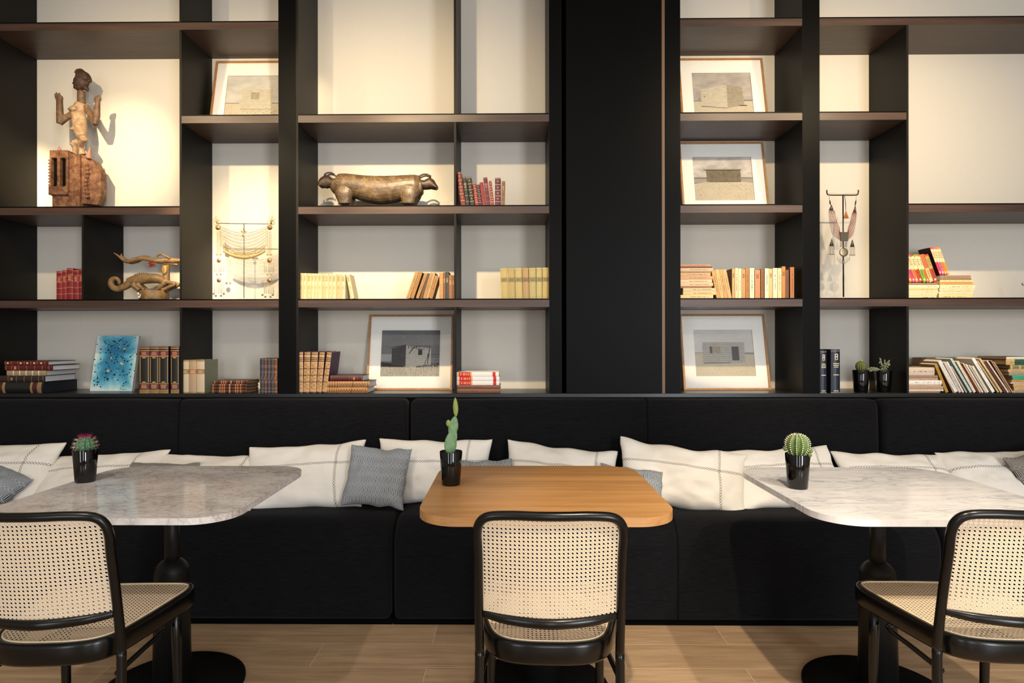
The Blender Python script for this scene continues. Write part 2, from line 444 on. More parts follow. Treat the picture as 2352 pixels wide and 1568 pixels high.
# ------------------------------------------------------------------ mesh builder
class MB:
    def __init__(s):
        s.v = []; s.f = []; s.mi = []; s.sm = []; s.mats = []; s.uv = {}

    def mat(s, m):
        if m not in s.mats: s.mats.append(m)
        return s.mats.index(m)

    def add(s, verts, faces, m, smooth=False, M4=None, uvs=None):
        o = len(s.v); k = s.mat(m)
        for p in verts:
            p = Vector(p)
            s.v.append(M4 @ p if M4 else p)
        for f in faces:
            s.f.append([o + i for i in f]); s.mi.append(k); s.sm.append(smooth)
        if uvs:
            for i, u in enumerate(uvs): s.uv[o + i] = u

    def box(s, x0, x1, y0, y1, z0, z1, m, M4=None):
        vs = [(x0, y0, z0), (x1, y0, z0), (x1, y1, z0), (x0, y1, z0), (x0, y0, z1), (x1, y0, z1), (x1, y1, z1), (x0, y1, z1)]
        fs = [(0, 3, 2, 1), (4, 5, 6, 7), (0, 1, 5, 4), (1, 2, 6, 5), (2, 3, 7, 6), (3, 0, 4, 7)]
        s.add(vs, fs, m, False, M4)

    def prism(s, poly, z0, z1, m, M4=None, smooth=False):
        n = len(poly)
        vs = [(x, y, z0) for x, y in poly] + [(x, y, z1) for x, y in poly]
        s.add(vs, [tuple(reversed(range(n))), tuple(range(n, 2 * n))], m, False, M4)
        s.add(vs, [(i, (i + 1) % n, n + (i + 1) % n, n + i) for i in range(n)], m, smooth, M4)

    def lathe(s, prof, m, n=24, M4=None, smooth=True, caps=True):
        vs = []; fs = []
        for r, z in prof:
            for k in range(n):
                a = 2 * pi * k / n; vs.append((r * cos(a), r * sin(a), z))
        for i in range(len(prof) - 1):
            for k in range(n):
                k2 = (k + 1) % n
                fs.append((i * n + k, i * n + k2, (i + 1) * n + k2, (i + 1) * n + k))
        if caps:
            if prof[0][0] > 1e-4: fs.append(tuple(reversed(range(n))))
            if prof[-1][0] > 1e-4: fs.append(tuple(range((len(prof) - 1) * n, len(prof) * n)))
        s.add(vs, fs, m, smooth, M4)

    FINE = 1

    def tube(s, path, rad, m, n=10, M4=None, closed=False, flat=None, smooth=True):
        """flat=(a,b): elliptical section, a across, b along the up reference"""
        P = [Vector(p) for p in path]; L = len(P)
        if isinstance(rad, (int, float)): rad = [rad] * L
        if MB.FINE > 1 and L > 2:
            rr = [q if isinstance(q, tuple) else (q, q) for q in rad]
            P = smooth_path(P, 4); rad = lerp_list(rr, len(P)); L = len(P); n = max(n, 20)
        up = None; vs = []; fs = []
        for i, p in enumerate(P):
            if closed: t = (P[(i + 1) % L] - P[i - 1])
            else: t = P[min(i + 1, L - 1)] - P[max(i - 1, 0)]
            if t.length < 1e-9: t = Vector((0, 0, 1))
            t.normalize()
            if up is None:
                up = Vector((0, 1, 0)) if abs(t.y) < .9 else Vector((0, 0, 1))
            side = t.cross(up)
            if side.length < 1e-6: side = t.orthogonal()
            side.normalize(); up = side.cross(t).normalized()
            r = rad[i]
            ra, rb = (r, r) if not isinstance(r, tuple) else r
            if flat: ra, rb = ra * flat[0], rb * flat[1]
            for k in range(n):
                a = 2 * pi * k / n
                vs.append(p + side * (cos(a) * ra) + up * (sin(a) * rb))
        for i in range(L if closed else L - 1):
            j = (i + 1) % L
            for k in range(n):
                k2 = (k + 1) % n
                fs.append((i * n + k, i * n + k2, j * n + k2, j * n + k))
        if not closed:
            fs.append(tuple(reversed(range(n)))); fs.append(tuple(range((L - 1) * n, L * n)))
        s.add(vs, fs, m, smooth, M4)

    def ball(s, c, r, m, n=10, M4=None, smooth=True):
        if isinstance(r, (int, float)): r = (r, r, r)
        if MB.FINE > 1: n = max(n, 20)
        prof = []; k = max(4, n // 2)
        vs = []; fs = []
        for i in range(k + 1):
            th = pi * i / k
            for j in range(n):
                a = 2 * pi * j / n
                vs.append((c[0] + r[0] * sin(th) * cos(a), c[1] + r[1] * sin(th) * sin(a), c[2] - r[2] * cos(th)))
        for i in range(k):
            for j in range(n):
                j2 = (j + 1) % n
                fs.append((i * n + j, i * n + j2, (i + 1) * n + j2, (i + 1) * n + j))
        s.add(vs, fs, m, smooth, M4)

    def gem(s, c, r, m):
        x, y, z = c
        s.add([(x + r, y, z), (x - r, y, z), (x, y + r, z), (x, y - r, z), (x, y, z + r), (x, y, z - r)],
              [(0, 2, 4), (2, 1, 4), (1, 3, 4), (3, 0, 4), (2, 0, 5), (1, 2, 5), (3, 1, 5), (0, 3, 5)], m)

    def build(s, name, parent=None, loc=(0, 0, 0), rot=(0, 0, 0), bevel=0, seg=2, weld=False, org=None):
        me = bpy.data.meshes.new(name)
        vs = s.v if org is None else [p - Vector(org) for p in s.v]
        me.from_pydata([tuple(p) for p in vs], [], s.f)
        for m in s.mats: me.materials.append(m)
        for p, k, g in zip(me.polygons, s.mi, s.sm):
            p.material_index = k; p.use_smooth = g
        if s.uv:
            ul = me.uv_layers.new(name='UVMap')
            for l in me.loops:
                ul.data[l.index].uv = s.uv.get(l.vertex_index, (0, 0))
        me.update()
        bm = bmesh.new(); bm.from_mesh(me)
        if weld: bmesh.ops.remove_doubles(bm, verts=bm.verts, dist=1e-5)
        bmesh.ops.recalc_face_normals(bm, faces=bm.faces)
        bm.to_mesh(me); bm.free()
        o = bpy.data.objects.new(name, me); COL.objects.link(o)
        o.location = loc; o.rotation_euler = rot
        if parent: o.parent = parent
        if bevel:
            b = o.modifiers.new('bevel', 'BEVEL'); b.width = bevel; b.segments = seg; b.limit_method = 'ANGLE'
            b.angle_limit = radians(40)
            if seg > 1:
                for p in me.polygons: p.use_smooth = True
                b.harden_normals = True
        return o


def thing(name, label, cat, loc=(0, 0, 0), rot=(0, 0, 0), group=None):
    o = bpy.data.objects.new(name, None); COL.objects.link(o)
    o.empty_display_size = .05
    o.location = loc; o.rotation_euler = rot
    o['label'] = label; o['category'] = cat
    if group: o['group'] = group
    return o


def tag(o, label, cat, group=None):
    o['label'] = label; o['category'] = cat
    if group: o['group'] = group
    return o


def struct(o):
    o['kind'] = 'structure'
    return o


def ordn(i):
    return ['first', 'second', 'third', 'fourth', 'fifth', 'sixth', 'seventh', 'eighth', 'ninth', 'tenth', 'eleventh',
            'twelfth', 'thirteenth', 'fourteenth', 'fifteenth', 'sixteenth', 'seventeenth', 'eighteenth', 'nineteenth', 'twentieth'][i]


def smooth_path(pts, k=6, closed=False):
    P = [Vector(p) for p in pts]; L = len(P); out = []
    rng = range(L if closed else L - 1)
    for i in rng:
        p0 = P[(i - 1) % L] if closed else P[max(i - 1, 0)]
        p1 = P[i]; p2 = P[(i + 1) % L] if closed else P[i + 1]
        p3 = P[(i + 2) % L] if closed else P[min(i + 2, L - 1)]
        for j in range(k):
            t = j / k
            out.append(.5 * ((2 * p1) + (p2 - p0) * t + (2 * p0 - 5 * p1 + 4 * p2 - p3) * t * t + (3 * p1 - p0 - 3 * p2 + p3) * t ** 3))
    if not closed: out.append(P[-1])
    return out


def lerp_list(a, n):
    out = []
    for i in range(n):
        t = i / (n - 1) * (len(a) - 1); k = min(int(t), len(a) - 2); f = t - k
        x, y = a[k], a[k + 1]
        if isinstance(x, tuple): out.append(tuple(x[j] * (1 - f) + y[j] * f for j in range(len(x))))
        else: out.append(x * (1 - f) + y * f)
    return out


# ------------------------------------------------------------------ room
D, DB = 3.25, 3.587          # front plane of the shelving, plane of the cream back panels
Z0, Z1, Z2, Z3, Z4 = .973, 1.479, 1.978, 2.467, 2.968
ZTOP = 3.42
m = MB(); m.box(-4.4, 4.6, -4.2, 3.9, -.05, 0, M['floor']); struct(m.build('floor'))
wallm = cm((196, 188, 176), .8, 0, .03, 4)
m = MB(); m.box(-4.4, 4.6, 3.63, 3.75, 0, 3.5, wallm); struct(m.build('wall_back'))
m = MB(); m.box(-4.5, -4.4, -4.2, 3.75, 0, 3.5, wallm); struct(m.build('wall_left'))
m = MB(); m.box(4.6, 4.7, -4.2, 3.75, 0, 3.5, wallm); struct(m.build('wall_right'))
m = MB()
for a, b in ((-4.4, -3.2), (-2.0, -.2), (.8, 2.4), (3.6, 4.6)): m.box(a, b, -4.2, -4.1, 0, 3.5, wallm)
for a, b in ((-3.2, -2.0), (-.2, .8), (2.4, 3.6)):
    m.box(a, b, -4.2, -4.1, 0, .45, wallm); m.box(a, b, -4.2, -4.1, 2.95, 3.5, wallm)
struct(m.build('wall_front'))
m = MB(); m.box(-4.4, 4.6, -4.2, 3.75, 3.5, 3.6, cm((214, 208, 198), .8, 0, .02, 4)); struct(m.build('ceiling'))
m = MB(); m.box(-3.6, 3.9, D + .012, 3.61, 0, Z0 - .024, M['lacquer_front']); struct(m.build('trim_1'))

# ------------------------------------------------------------------ shelving
m = MB(); m.box(-3.6, 3.9, D, DB + .02, Z0 - .022, Z0, M['ledge'])
tag(m.build('ledge', bevel=.0015, seg=1), 'long black ledge on top of the banquette back, under all the bookcases', 'ledge')


def bookcase(label, origin_x, back, uprights, thin, shelves):
    r = thing('bookcase', label, 'bookcase', (origin_x, D, Z0))
    og = Vector((origin_x, D, Z0))
    for x0, x1, z0, z1 in back:
        m = MB(); m.box(x0, x1, DB, DB + .018, z0, z1, M['panel']); m.build('back_panel', r, org=og)
    for x0, x1 in uprights:
        m = MB()
        m.box(x0, x1, D, DB, Z0 + .0005, ZTOP, M['lacquer'])
        m.box(x0 + .0015, x1 - .0015, D - .0015, D + .001, Z0 + .0005, ZTOP, M['lacquer_front'])
        m.build('upright', r, org=og)
    for x, z0, z1 in thin:
        m = MB(); m.box(x - .006, x + .006, D + .001, DB, z0, z1, M['lacquer']); m.build('divider', r, org=og)
    for x0, x1, z in shelves:
        m = MB()
        m.box(x0, x1, D, DB, z - .045, z - .007, M['shelf_wood'])
        m.box(x0, x1, D + .0012, DB, z - .007, z, M['lacquer_front'])  # black layer put in for the shadow line along the shelf top
        o = m.build('shelf', r, org=og)
    return r

XL = -3.40
bookcase('dark bookcase at the left holding the tall carved figure and the blue canvas', -2.3,
         [(XL, -1.19, Z0, ZTOP)], [(-1.235, -1.141), (-2.89, -2.80)],
         [(-1.762, Z0 + .0005, Z1 - .045), (-1.762, Z1, ZTOP), (-2.291, Z1, Z2 - .045)],
         [(-2.80, -1.235, Z1), (-2.80, -1.768, Z2), (-1.756, -1.235, Z3), (-2.80, -1.235, Z4)])
bookcase('dark bookcase in the middle holding the two-headed carved animal', -.45,
         [(-1.141, .25, Z0, ZTOP)], [(.212, .278)],
         [(-.289, Z0 + .0005, Z1 - .045), (-.289, Z1, Z2 - .045), (-.289, Z2, Z3 - .045), (-.289, Z3, ZTOP), (-1.135, Z0 + .0005, ZTOP)],
         [(-1.129, .212, Z1), (-1.129, .212, Z2), (-1.129, .212, Z3)])
bookcase('narrow dark bookcase right of the pillar with three framed photographs', 1.25,
         [(.85, 1.62, Z0, ZTOP)], [(.829, .910), (1.555, 1.647)], [],
         [(.910, 1.555, Z1), (.910, 1.555, Z2), (.910, 1.555, Z3), (.910, 1.555, Z4)])
bookcase('dark bookcase at the right edge with the beaded necklace stand', 2.3,
         [(1.62, 3.45, Z0, ZTOP)], [(3.30, 3.39)],
         [(2.110, Z0 + .0005, Z1 - .045), (2.110, Z1, Z4 - .045)],
         [(1.647, 3.30, Z1), (2.116, 3.30, Z2), (1.647, 2.104, Z3), (1.647, 3.30, Z4)])

p = thing('pillar', 'wide black flat pillar between the middle and the narrow bookcase', 'pillar', (.55, D, Z0))
m = MB(); m.box(.302, .811, D - .004, DB, Z0 + .0005, ZTOP, M['lacquer_front']); m.build('pillar_body', p, org=(.55, D, Z0), bevel=.0015, seg=1)
m = MB(); m.box(.812, .8285, D + .003, DB, Z0 + .0005, ZTOP, M['strip']); o = m.build('wood_strip', p, org=(.55, D, Z0)); o['label'] = 'thin brown wooden strip'
m = MB(); m.box(.279, .301, D + .09, DB, Z0 + .0005, ZTOP, M['plinth']); m.build('recess_panel', p, org=(.55, D, Z0))

# ------------------------------------------------------------------ banquette
SEAT = .465


def profile_extrude(prof, x0, x1, r, mt, uvflag=False):
    m = MB(); cx = sum(p[0] for p in prof) / len(prof); cz = sum(p[1] for p in prof) / len(prof)
    secs = []
    K = 5
    for k in range(K + 1):
        a = pi / 2 * k / K; secs.append((x0 + r * (1 - sin(a)), r * (1 - cos(pi / 2 - (pi / 2 - a))) if False else r * (1 - sin(pi / 2 - (pi / 2 - a)))))
    secs = [(x0 + r * (1 - cos(pi / 2 * k / K)), r * (1 - sin(pi / 2 * k / K))) for k in range(K + 1)]
    mid = max(2, int((x1 - x0) / .12))
    xs = [(x0 + r + (x1 - x0 - 2 * r) * i / mid, 0.0) for i in range(1, mid)]
    ends = [(x1 - (s[0] - x0), s[1]) for s in reversed(secs)]
    allx = secs + xs + ends
    n = len(prof); vs = []; fs = []
    ymin = min(p[0] for p in prof); ymax = max(p[0] for p in prof); zmin = min(p[1] for p in prof); zmax = max(p[1] for p in prof)
    hy = (ymax - ymin) / 2; hz = (zmax - zmin) / 2; my = (ymax + ymin) / 2; mz = (zmax + zmin) / 2
    for x, ins in allx:
        for y, z in prof:
            yy = my + (y - my) * (1 - ins / hy); zz = mz + (z - mz) * (1 - ins / hz)
            zz = max(zz, zmin)
            w = 1 if 0 < ins < .001 or ins == 0 else 0
            if z >= zmax - .06 and ins < r * .5:
                zz += .004 * noise.noise(Vector((x * 3.1, y * 6, 2.2)))
            vs.append((x, yy, zz))
    S = len(allx)
    for i in range(S - 1):
        for k in range(n):
            k2 = (k + 1) % n
            fs.append((i * n + k, i * n + k2, (i + 1) * n + k2, (i + 1) * n + k))
    fs.append(tuple(range(n))); fs.append(tuple(reversed(range((S - 1) * n, S * n))))
    m.add(vs, fs, mt, True)
    return m


def arc(cx, cz, r, a0, a1, k):
    return [(cx + r * cos(a0 + (a1 - a0) * i / k), cz + r * sin(a0 + (a1 - a0) * i / k)) for i in range(k + 1)]

seat_prof = [(3.235, .028), (3.235, SEAT)] + [(3.1, SEAT + .001), (2.95, SEAT + .001)] + arc(2.79, SEAT - .125, .125, pi / 2, pi, 10) + [(2.664, .2), (2.668, .06)] + arc(2.690, .05, .022, pi, 3 * pi / 2, 4)
back_prof = [(3.236, .42), (3.236, .943)] + [(3.2, .952)] + arc(3.155, .915, .037, pi / 2, pi, 6) + [(3.112, .8), (3.106, .65), (3.10, .47), (3.10, .42)]


def banquette(x0, x1, label, seams_back=(), seams_seat=()):
    cx = (x0 + x1) / 2
    r = thing('banquette', label, 'bench', (cx, 2.95, 0), group=None)
    og = (cx, 2.95, 0)
    profile_extrude(seat_prof, x0 + .003, x1 - .003, .022, M['fabric']).build('seat_cushion', r, org=og)
    profile_extrude(back_prof, x0 + .003, x1 - .003, .03, M['fabric']).build('backrest', r, org=og)
    m = MB(); m.box(x0 - .003, x1 + .003, 2.69, 3.24, 0, .032, M['plinth']); m.build('plinth', r, org=og)
    for xs in seams_seat:
        m = MB(); m.tube([(xs, y, z) for y, z in seat_prof[2:-2]], .0035, M['piping'], 6); m.build('piping', r, org=og)
    for xs in seams_back:
        m = MB(); m.tube([(xs, y - .001, z) for y, z in back_prof[2:-1]], .0035, M['piping'], 6); m.build('piping', r, org=og)
    return r
banquette(-3.6, -.522, 'black fabric banquette section at the left, behind the brown-veined marble table', (-1.70,), ())
banquette(-.512, 1.885, 'black fabric banquette section in the middle, behind the oak table', (.705,), (.735,))
banquette(1.895, 3.9, 'black fabric banquette section at the right edge of the bench', (), ())


# ------------------------------------------------------------------ cushions
def pillow(name, label, cat, px, py_top, w, h, th, roll, tilt, mt, seed, ytop=3.06, z0=SEAT, yaw=0, group=None, pinch=.075, lift=-.018, wr=.012):
    """leans back; the middle of its upper edge is seen near (px, py_top)"""
    nx, nz = 34, 24
    t = radians(tilt)
    m = MB(); vs = []; uvs = []

    def pos(u, v, side):
        x = w / 2 * u * (1 - pinch * (1 - v * v)); z = h / 2 * v * (1 - pinch * 1.2 * (1 - u * u))
        e = max(0.0, (1 - abs(u) ** 3.2)) ** .55 * max(0.0, (1 - abs(v) ** 2.6)) ** .55
        y = -side * th / 2 * e * (1.0 - .12 * v)
        q = Vector((u * 2.2 + seed * 3.7, v * 1.7, side * 2.0))
        nn = noise.noise(q * 1.6) * wr * 1.2 + noise.noise(q * 3.7) * wr * .5
        edge = (1 - e)
        y += side * nn * e
        z += noise.noise(Vector((u * 2.8 + seed, 7.1, 0))) * wr * .9 * abs(v) ** 2
        x += noise.noise(Vector((v * 2.8 + seed, 3.3, 0))) * wr * .9 * abs(u) ** 2
        # radiating creases near corners
        cr = abs(u * v)
        y += side * sin((abs(u) - abs(v)) * 26 + seed) * .0022 * cr * e * 2
        return (x, y, z)
    idx = {}
    for side in (1, -1):
        for j in range(nz + 1):
            for i in range(nx + 1):
                u = 2 * i / nx - 1; v = 2 * j / nz - 1
                if side == -1 and (i in (0, nx) or j in (0, nz)):
                    idx[(side, i, j)] = idx[(1, i, j)]; continue
                idx[(side, i, j)] = len(vs); vs.append(pos(u, v, side)); uvs.append((u * w / 2 + 1.0, v * h / 2))
    fs = []
    for side in (1, -1):
        for j in range(nz):
            for i in range(nx):
                q = (idx[(side, i, j)], idx[(side, i + 1, j)], idx[(side, i + 1, j + 1)], idx[(side, i, j + 1)])
                fs.append(q if side == 1 else tuple(reversed(q)))
    uvs = [(a - 1.0, b) for a, b in uvs]
    m.add(vs, fs, mt, True, None, uvs)
    yc = ytop - h / 2 * sin(t)
    zc = z0 + h / 2 * cos(t) * .97 + th * .18 * sin(t) + lift + abs(sin(radians(roll))) * w / 2 * .22
    x = PY(px, py_top, ytop).x
    x = x - sin(radians(-roll)) * h / 2 * cos(t) * 0
    rot = (Matrix.Rotation(-t, 4, 'X') @ Matrix.Rotation(-radians(roll), 4, 'Y'))
    o = m.build(name, None, (x, yc, zc))
    o.rotation_euler = (Matrix.Rotation(radians(yaw), 4, 'Z') @ rot).to_euler()
    tag(o, label, cat, group)
    o.modifiers.new('smooth', 'SUBSURF').render_levels = 1
    return o

WG = 'white stitched cushions along the banquette'
WL = M['linen']
pillow('cushion', 'white stitched linen cushion at the left edge of the bench, behind a navy pillow', 'cushion', 22, 1022, .60, .35, .12, 1, 33, WL, 1, 3.03, group=WG)
pillow('cushion', 'white stitched cushion behind the pink-spined cactus pot', 'cushion', 262, 1042, .60, .33, .12, 4, 46, WL, 2, 3.06, group=WG)
pillow('cushion', 'low white cushion showing as a flat top behind the right part of the brown-veined table', 'cushion', 500, 1042, .56, .33, .12, -1, 48, WL, 3, 3.07, group=WG)
pillow('cushion', 'white stitched cushion left of the fully visible geometric pillow', 'cushion', 712, 1022, .60, .35, .13, 4, 30, WL, 4, 3.05, group=WG, lift=-.035)
pillow('cushion', 'white stitched cushion behind the tall paddle cactus on the oak table', 'cushion', 1000, 1003, .585, .34, .13, 0, 20, WL, 5, 3.06, group=WG)
pillow('cushion', 'white stitched cushion sloping down to the right behind the oak table', 'cushion', 1282, 1026, .57, .34, .12, -7, 32, WL, 6, 3.06, group=WG, lift=-.034)
pillow('cushion', 'large white stitched cushion right of the oak table, tilted down to the right', 'cushion', 1556, 1020, .635, .33, .14, -8, 26, WL, 7, 3.01, group=WG, wr=.018, lift=-.034)
pillow('cushion', 'white cushion directly behind the ribbed round cactus on the white-veined table', 'cushion', 1785, 1042, .54, .33, .12, 3, 38, WL, 8, 3.075, group=WG)
pillow('cushion', 'white stitched cushion behind the back edge of the white-veined marble table', 'cushion', 2030, 1043, .56, .33, .12, -2, 45, WL, 9, 3.07, group=WG)
pillow('cushion', 'white stitched cushion at the right edge, beside the black geometric pillow', 'cushion', 2268, 1048, .56, .34, .13, 1, 44, WL, 10, 3.07, group=WG)
PG = 'small geometric pillows on the bench'
pillow('pillow', 'navy geometric pillow at the left edge, its pointed corner facing right', 'pillow', 8, 1075, .32, .30, .11, -24, 50, M['geo'], 21, 2.93, group=PG, lift=-.03)
pillow('pillow', 'dark geometric pillow peeking above the back edge of the brown-veined marble table', 'pillow', 381, 1050, .345, .30, .11, -1, 46, M['geo_black'], 22, 2.95, group=PG)
pillow('pillow', 'grey-blue geometric pillow in full view left of the oak table', 'pillow', 872, 1036, .305, .30, .10, -4, 24, M['geo'], 23, 2.935, group=PG, lift=.005)
pillow('pillow', 'geometric pillow just right of the paddle cactus pot, behind the oak table', 'pillow', 1106, 1048, .31, .29, .10, 1, 38, M['geo'], 24, 2.955, group=PG)
pillow('pillow', 'pale blue geometric pillow whose corner shows at the right corner of the oak table', 'pillow', 1440, 1072, .30, .28, .10, -9, 45, M['geo'], 25, 2.90, group=PG, lift=-.02)
pillow('pillow', 'geometric pillow barely showing above the back edge of the white-veined table', 'pillow', 2030, 1071, .22, .26, .10, 0, 58, M['geo_black'], 26, 2.93, group=PG)
pillow('pillow', 'black and cream geometric pillow cut off by the right edge', 'pillow', 2388, 1036, .33, .32, .11, 16, 26, M['geo_black'], 27, 2.95, group=PG, lift=-.03)


# ------------------------------------------------------------------ tables
def rrect(w, d, r, k=10):
    pts = []
    for cx, cy, a0 in ((w / 2 - r, d / 2 - r, 0), (-w / 2 + r, d / 2 - r, pi / 2), (-w / 2 + r, -d / 2 + r, pi), (w / 2 - r, -d / 2 + r, 3 * pi / 2)):
        for i in range(k + 1):
            a = a0 + pi / 2 * i / k; pts.append((cx + r * cos(a), cy + r * sin(a)))
    return pts
TZ = .735


def table(cx, cy, w, d, r, th, mt, label, poley=.045):
    t = thing('table', label, 'table', (cx, cy, 0))
    m = MB(); m.prism(rrect(w, d, r), TZ - th, TZ, mt); m.build('tabletop', t, bevel=.003, seg=2)
    m = MB(); m.box(-.13, .13, poley - .13, poley + .13, TZ - th - .006, TZ - th - .0003, M['table_metal']); m.build('mounting_plate', t)
    m = MB(); m.lathe([(.025, .40), (.025, TZ - th - .006)], M['table_metal'], 24); m.build('pole', t, (0, poley, 0))
    prof = [(.064, .012), (.058, .38)] + [(.058 * cos(a), .415 + .058 * sin(a)) for a in [pi / 2 * i / 10 for i in range(0, 10)]] + [(.0255, .474)]
    m = MB(); m.lathe(prof, M['table_metal'], 36); m.build('column', t, (0, poley, 0))
    m = MB(); m.lathe([(.245, 0), (.245, .008), (.240, .012), (.05, .013)], M['disc_metal'], 64); m.build('base', t, (0, poley, 0))
    return t
table(-1.220, 2.145, .785, .75, .125, .020, M['marble_brown'], 'marble table with brown-grey veins, at the left with the pink-spined cactus')
table(.112, 2.155, .785, .745, .125, .027, M['oak_top'], 'oak-topped table in the middle with the tall paddle cactus')
table(1.308, 2.135, .785, .735, .125, .020, M['marble_white'], 'white marble table with fine grey veins, at the right with the ribbed cactus')


# ------------------------------------------------------------------ chairs
def make_chair(label, loc, rz):
    c = thing('cane_chair', label, 'chair', loc, (0, 0, rz), 'black bentwood chairs with cane seats')
    B = M['chair_black']; R = .0122
    # back frame
    def yb(z): return -.185 - .02 * ((z - .43) / .4) - .055 * max(0, (z - .43) / .4) ** 1.3
    side = [(.186, yb(z), z) for z in (.425, .50, .60, .70)]
    top = [(.188, yb(.755), .755), (.180, yb(.785) - .002, .787), (.156, yb(.80) - .006, .805), (.10, yb(.80) - .013, .810), (.045, yb(.80) - .018, .810), (0, yb(.80) - .020, .810)]
    half = side + top
    full = half + [(-x, y, z) for x, y, z in reversed(half[:-1])]
    m = MB(); m.tube(smooth_path(full, 5), R, B, 14); m.build('back_frame', c)
    # rear legs
    for s in (-1, 1):
        m = MB()
        pth = smooth_path([(s * .186, yb(.43), .43), (s * .187, -.190, .30), (s * .188, -.215, .14), (s * .190, -.25, 0)], 5)
        m.tube(pth, lerp_list([R, R * 1.05, R * .95, R * .8], len(pth)), B, 14); m.build('leg', c)
    # front legs
    for s in (-1, 1):
        m = MB()
        pth = [(s * .172, .145, .42), (s * .172, .147, .3), (s * .173, .152, .15), (s * .175, .158, 0)]
        m.tube(pth, [.0145, .0145, .013, .0105], B, 14); m.build('leg', c)
    # lower cross rail
    zr = .530; yr = yb(.530)
    pth = smooth_path([(-.176, yr + .002, zr + .003), (-.11, yr - .026, zr - .002), (0, yr - .044, zr - .004), (.11, yr - .026, zr - .002), (.176, yr + .002, zr + .003)], 6)
    m = MB(); m.tube(pth, lerp_list([.0105, .0125, .0135, .0125, .0105], len(pth)), B, 14, flat=(1.0, .8)); m.build('back_rail', c)
    # cane back
    nx, nz = 26, 22; vs = []; uvs = []; fs = []
    z0, z1 = .530, .806
    for j in range(nz + 1):
        z = z0 + (z1 - z0) * j / nz
        hw = .182
        if z > .762:
            q = (z - .762) / (.806 - .762); hw = .182 - .042 * (1 - sqrt(max(0, 1 - min(1, q) ** 2)))
        cv = .042 - .021 * j / nz
        for i in range(nx + 1):
            s = 2 * i / nx - 1; x = s * hw
            vs.append((x, yb(z) - cv * (1 - (x / .186) ** 2) + .003, z))
            uvs.append((x / .0113 + .5, (z - .003 * (x / .186)) / .0107))
    for j in range(nz):
        for i in range(nx):
            a = j * (nx + 1) + i; fs.append((a, a + 1, a + nx + 2, a + nx + 1))
    m = MB(); m.add(vs, fs, M['cane'], True, None, uvs); m.build('cane_back', c)
    # thin inner rim of the back
    # seat ring
    half = [(0, -.215), (.075, -.211), (.130, -.192), (.166, -.150), (.186, -.08), (.203, 0), (.217, .08), (.224, .135), (.214, .180), (.178, .199), (.10, .205), (0, .207)]
    pts = half + [(-x, y) for x, y in reversed(half[1:-1])]
    ol = [(p.x, p.y) for p in smooth_path([(x, y, 0) for x, y in pts], 5, True)]
    n = len(ol)

    def inset(k):
        out = []
        for i in range(n):
            a = Vector(ol[i - 1]); b = Vector(ol[(i + 1) % n]); t = (b - a).normalized()
            nrm = Vector((-t.y, t.x)); out.append((ol[i][0] + nrm.x * k, ol[i][1] + nrm.y * k))
        return out
    rings = [(0, .410), (0, .450), (.0025, .457), (.006, .4600), (.016, .4600), (.016, .450), (.034, .450), (.034, .404), (.004, .403)]
    vs = []; fs = []
    for k, z in rings:
        for x, y in inset(k): vs.append((x, y, z))
    Rn = len(rings)
    for i in range(Rn):
        j = (i + 1) % Rn
        for k in range(n): fs.append((i * n + k, i * n + (k + 1) % n, j * n + (k + 1) % n, j * n + k))
    m = MB(); m.add(vs, fs, B, True); o = m.build('seat_frame', c)
    m2 = MB(); m2.tube([(x, y, .4605) for x, y in inset(.0185)], .0026, M['cane_rim'], 6, closed=True); m2.build('cane_rim', c)
    ins = inset(.018)
    vs = [(x, y, .4590) for x, y in ins]; uvs = [(x / .0113 + .5, y / .0113) for x, y in ins]
    # fan through two centre rows
    vs.append((0, 0, .4565)); uvs.append((.5, 0))
    m = MB(); m.add(vs, [(k, (k + 1) % n, n) for k in range(n)], M['cane'], True, None, uvs); m.build('cane_seat', c)
    # stretcher hoop
    hp = [(.180, -.194, .372), (.170, -.05, .362), (.160, .08, .352), (.130, .125, .348), (.06, .142, .347), (0, .146, .347)]
    hp = hp + [(-x, y, z) for x, y, z in reversed(hp[:-1])]
    m = MB(); m.tube(smooth_path(hp, 6), .0075, B, 10); m.build('stretcher', c)
    for s in (-1, 1):
        pass
    return c
make_chair('black cane chair at the left, drawn up to the brown-veined marble table', (-1.233, 1.789, 0), radians(3.5))
make_chair('black cane chair in the middle, seen straight from behind at the oak table', (.110, 1.805, 0), radians(-1.5))
make_chair('black cane chair at the right, drawn up to the white marble table', (1.339, 1.822, 0), radians(-2.5))

# ------------------------------------------------------------------ potted cacti
def pot_parts(p, s=1.0, top=.041, bot=.033, h=.120):
    m = MB(); m.lathe([(bot - .001, 0), (bot, .002), (top, h - .001), (top - .0006, h), (top - .0022, h), (top - .0025, h - .004), (top - .004, h - .014)], M['pot'], 40)
    m.build('pot', p)
    m = MB(); prof = [(0, h - .010), (top * .5, h - .0085), (top - .0032, h - .013)]
    m.lathe(prof, M['soil'], 24)
    for k in range(60):
        a = random.random() * 2 * pi; r = sqrt(random.random()) * (top - .006)
        m.gem((r * cos(a), r * sin(a), h - .0095), .0012 + random.random() * .0022, M['soil'])
    m.build('soil', p)


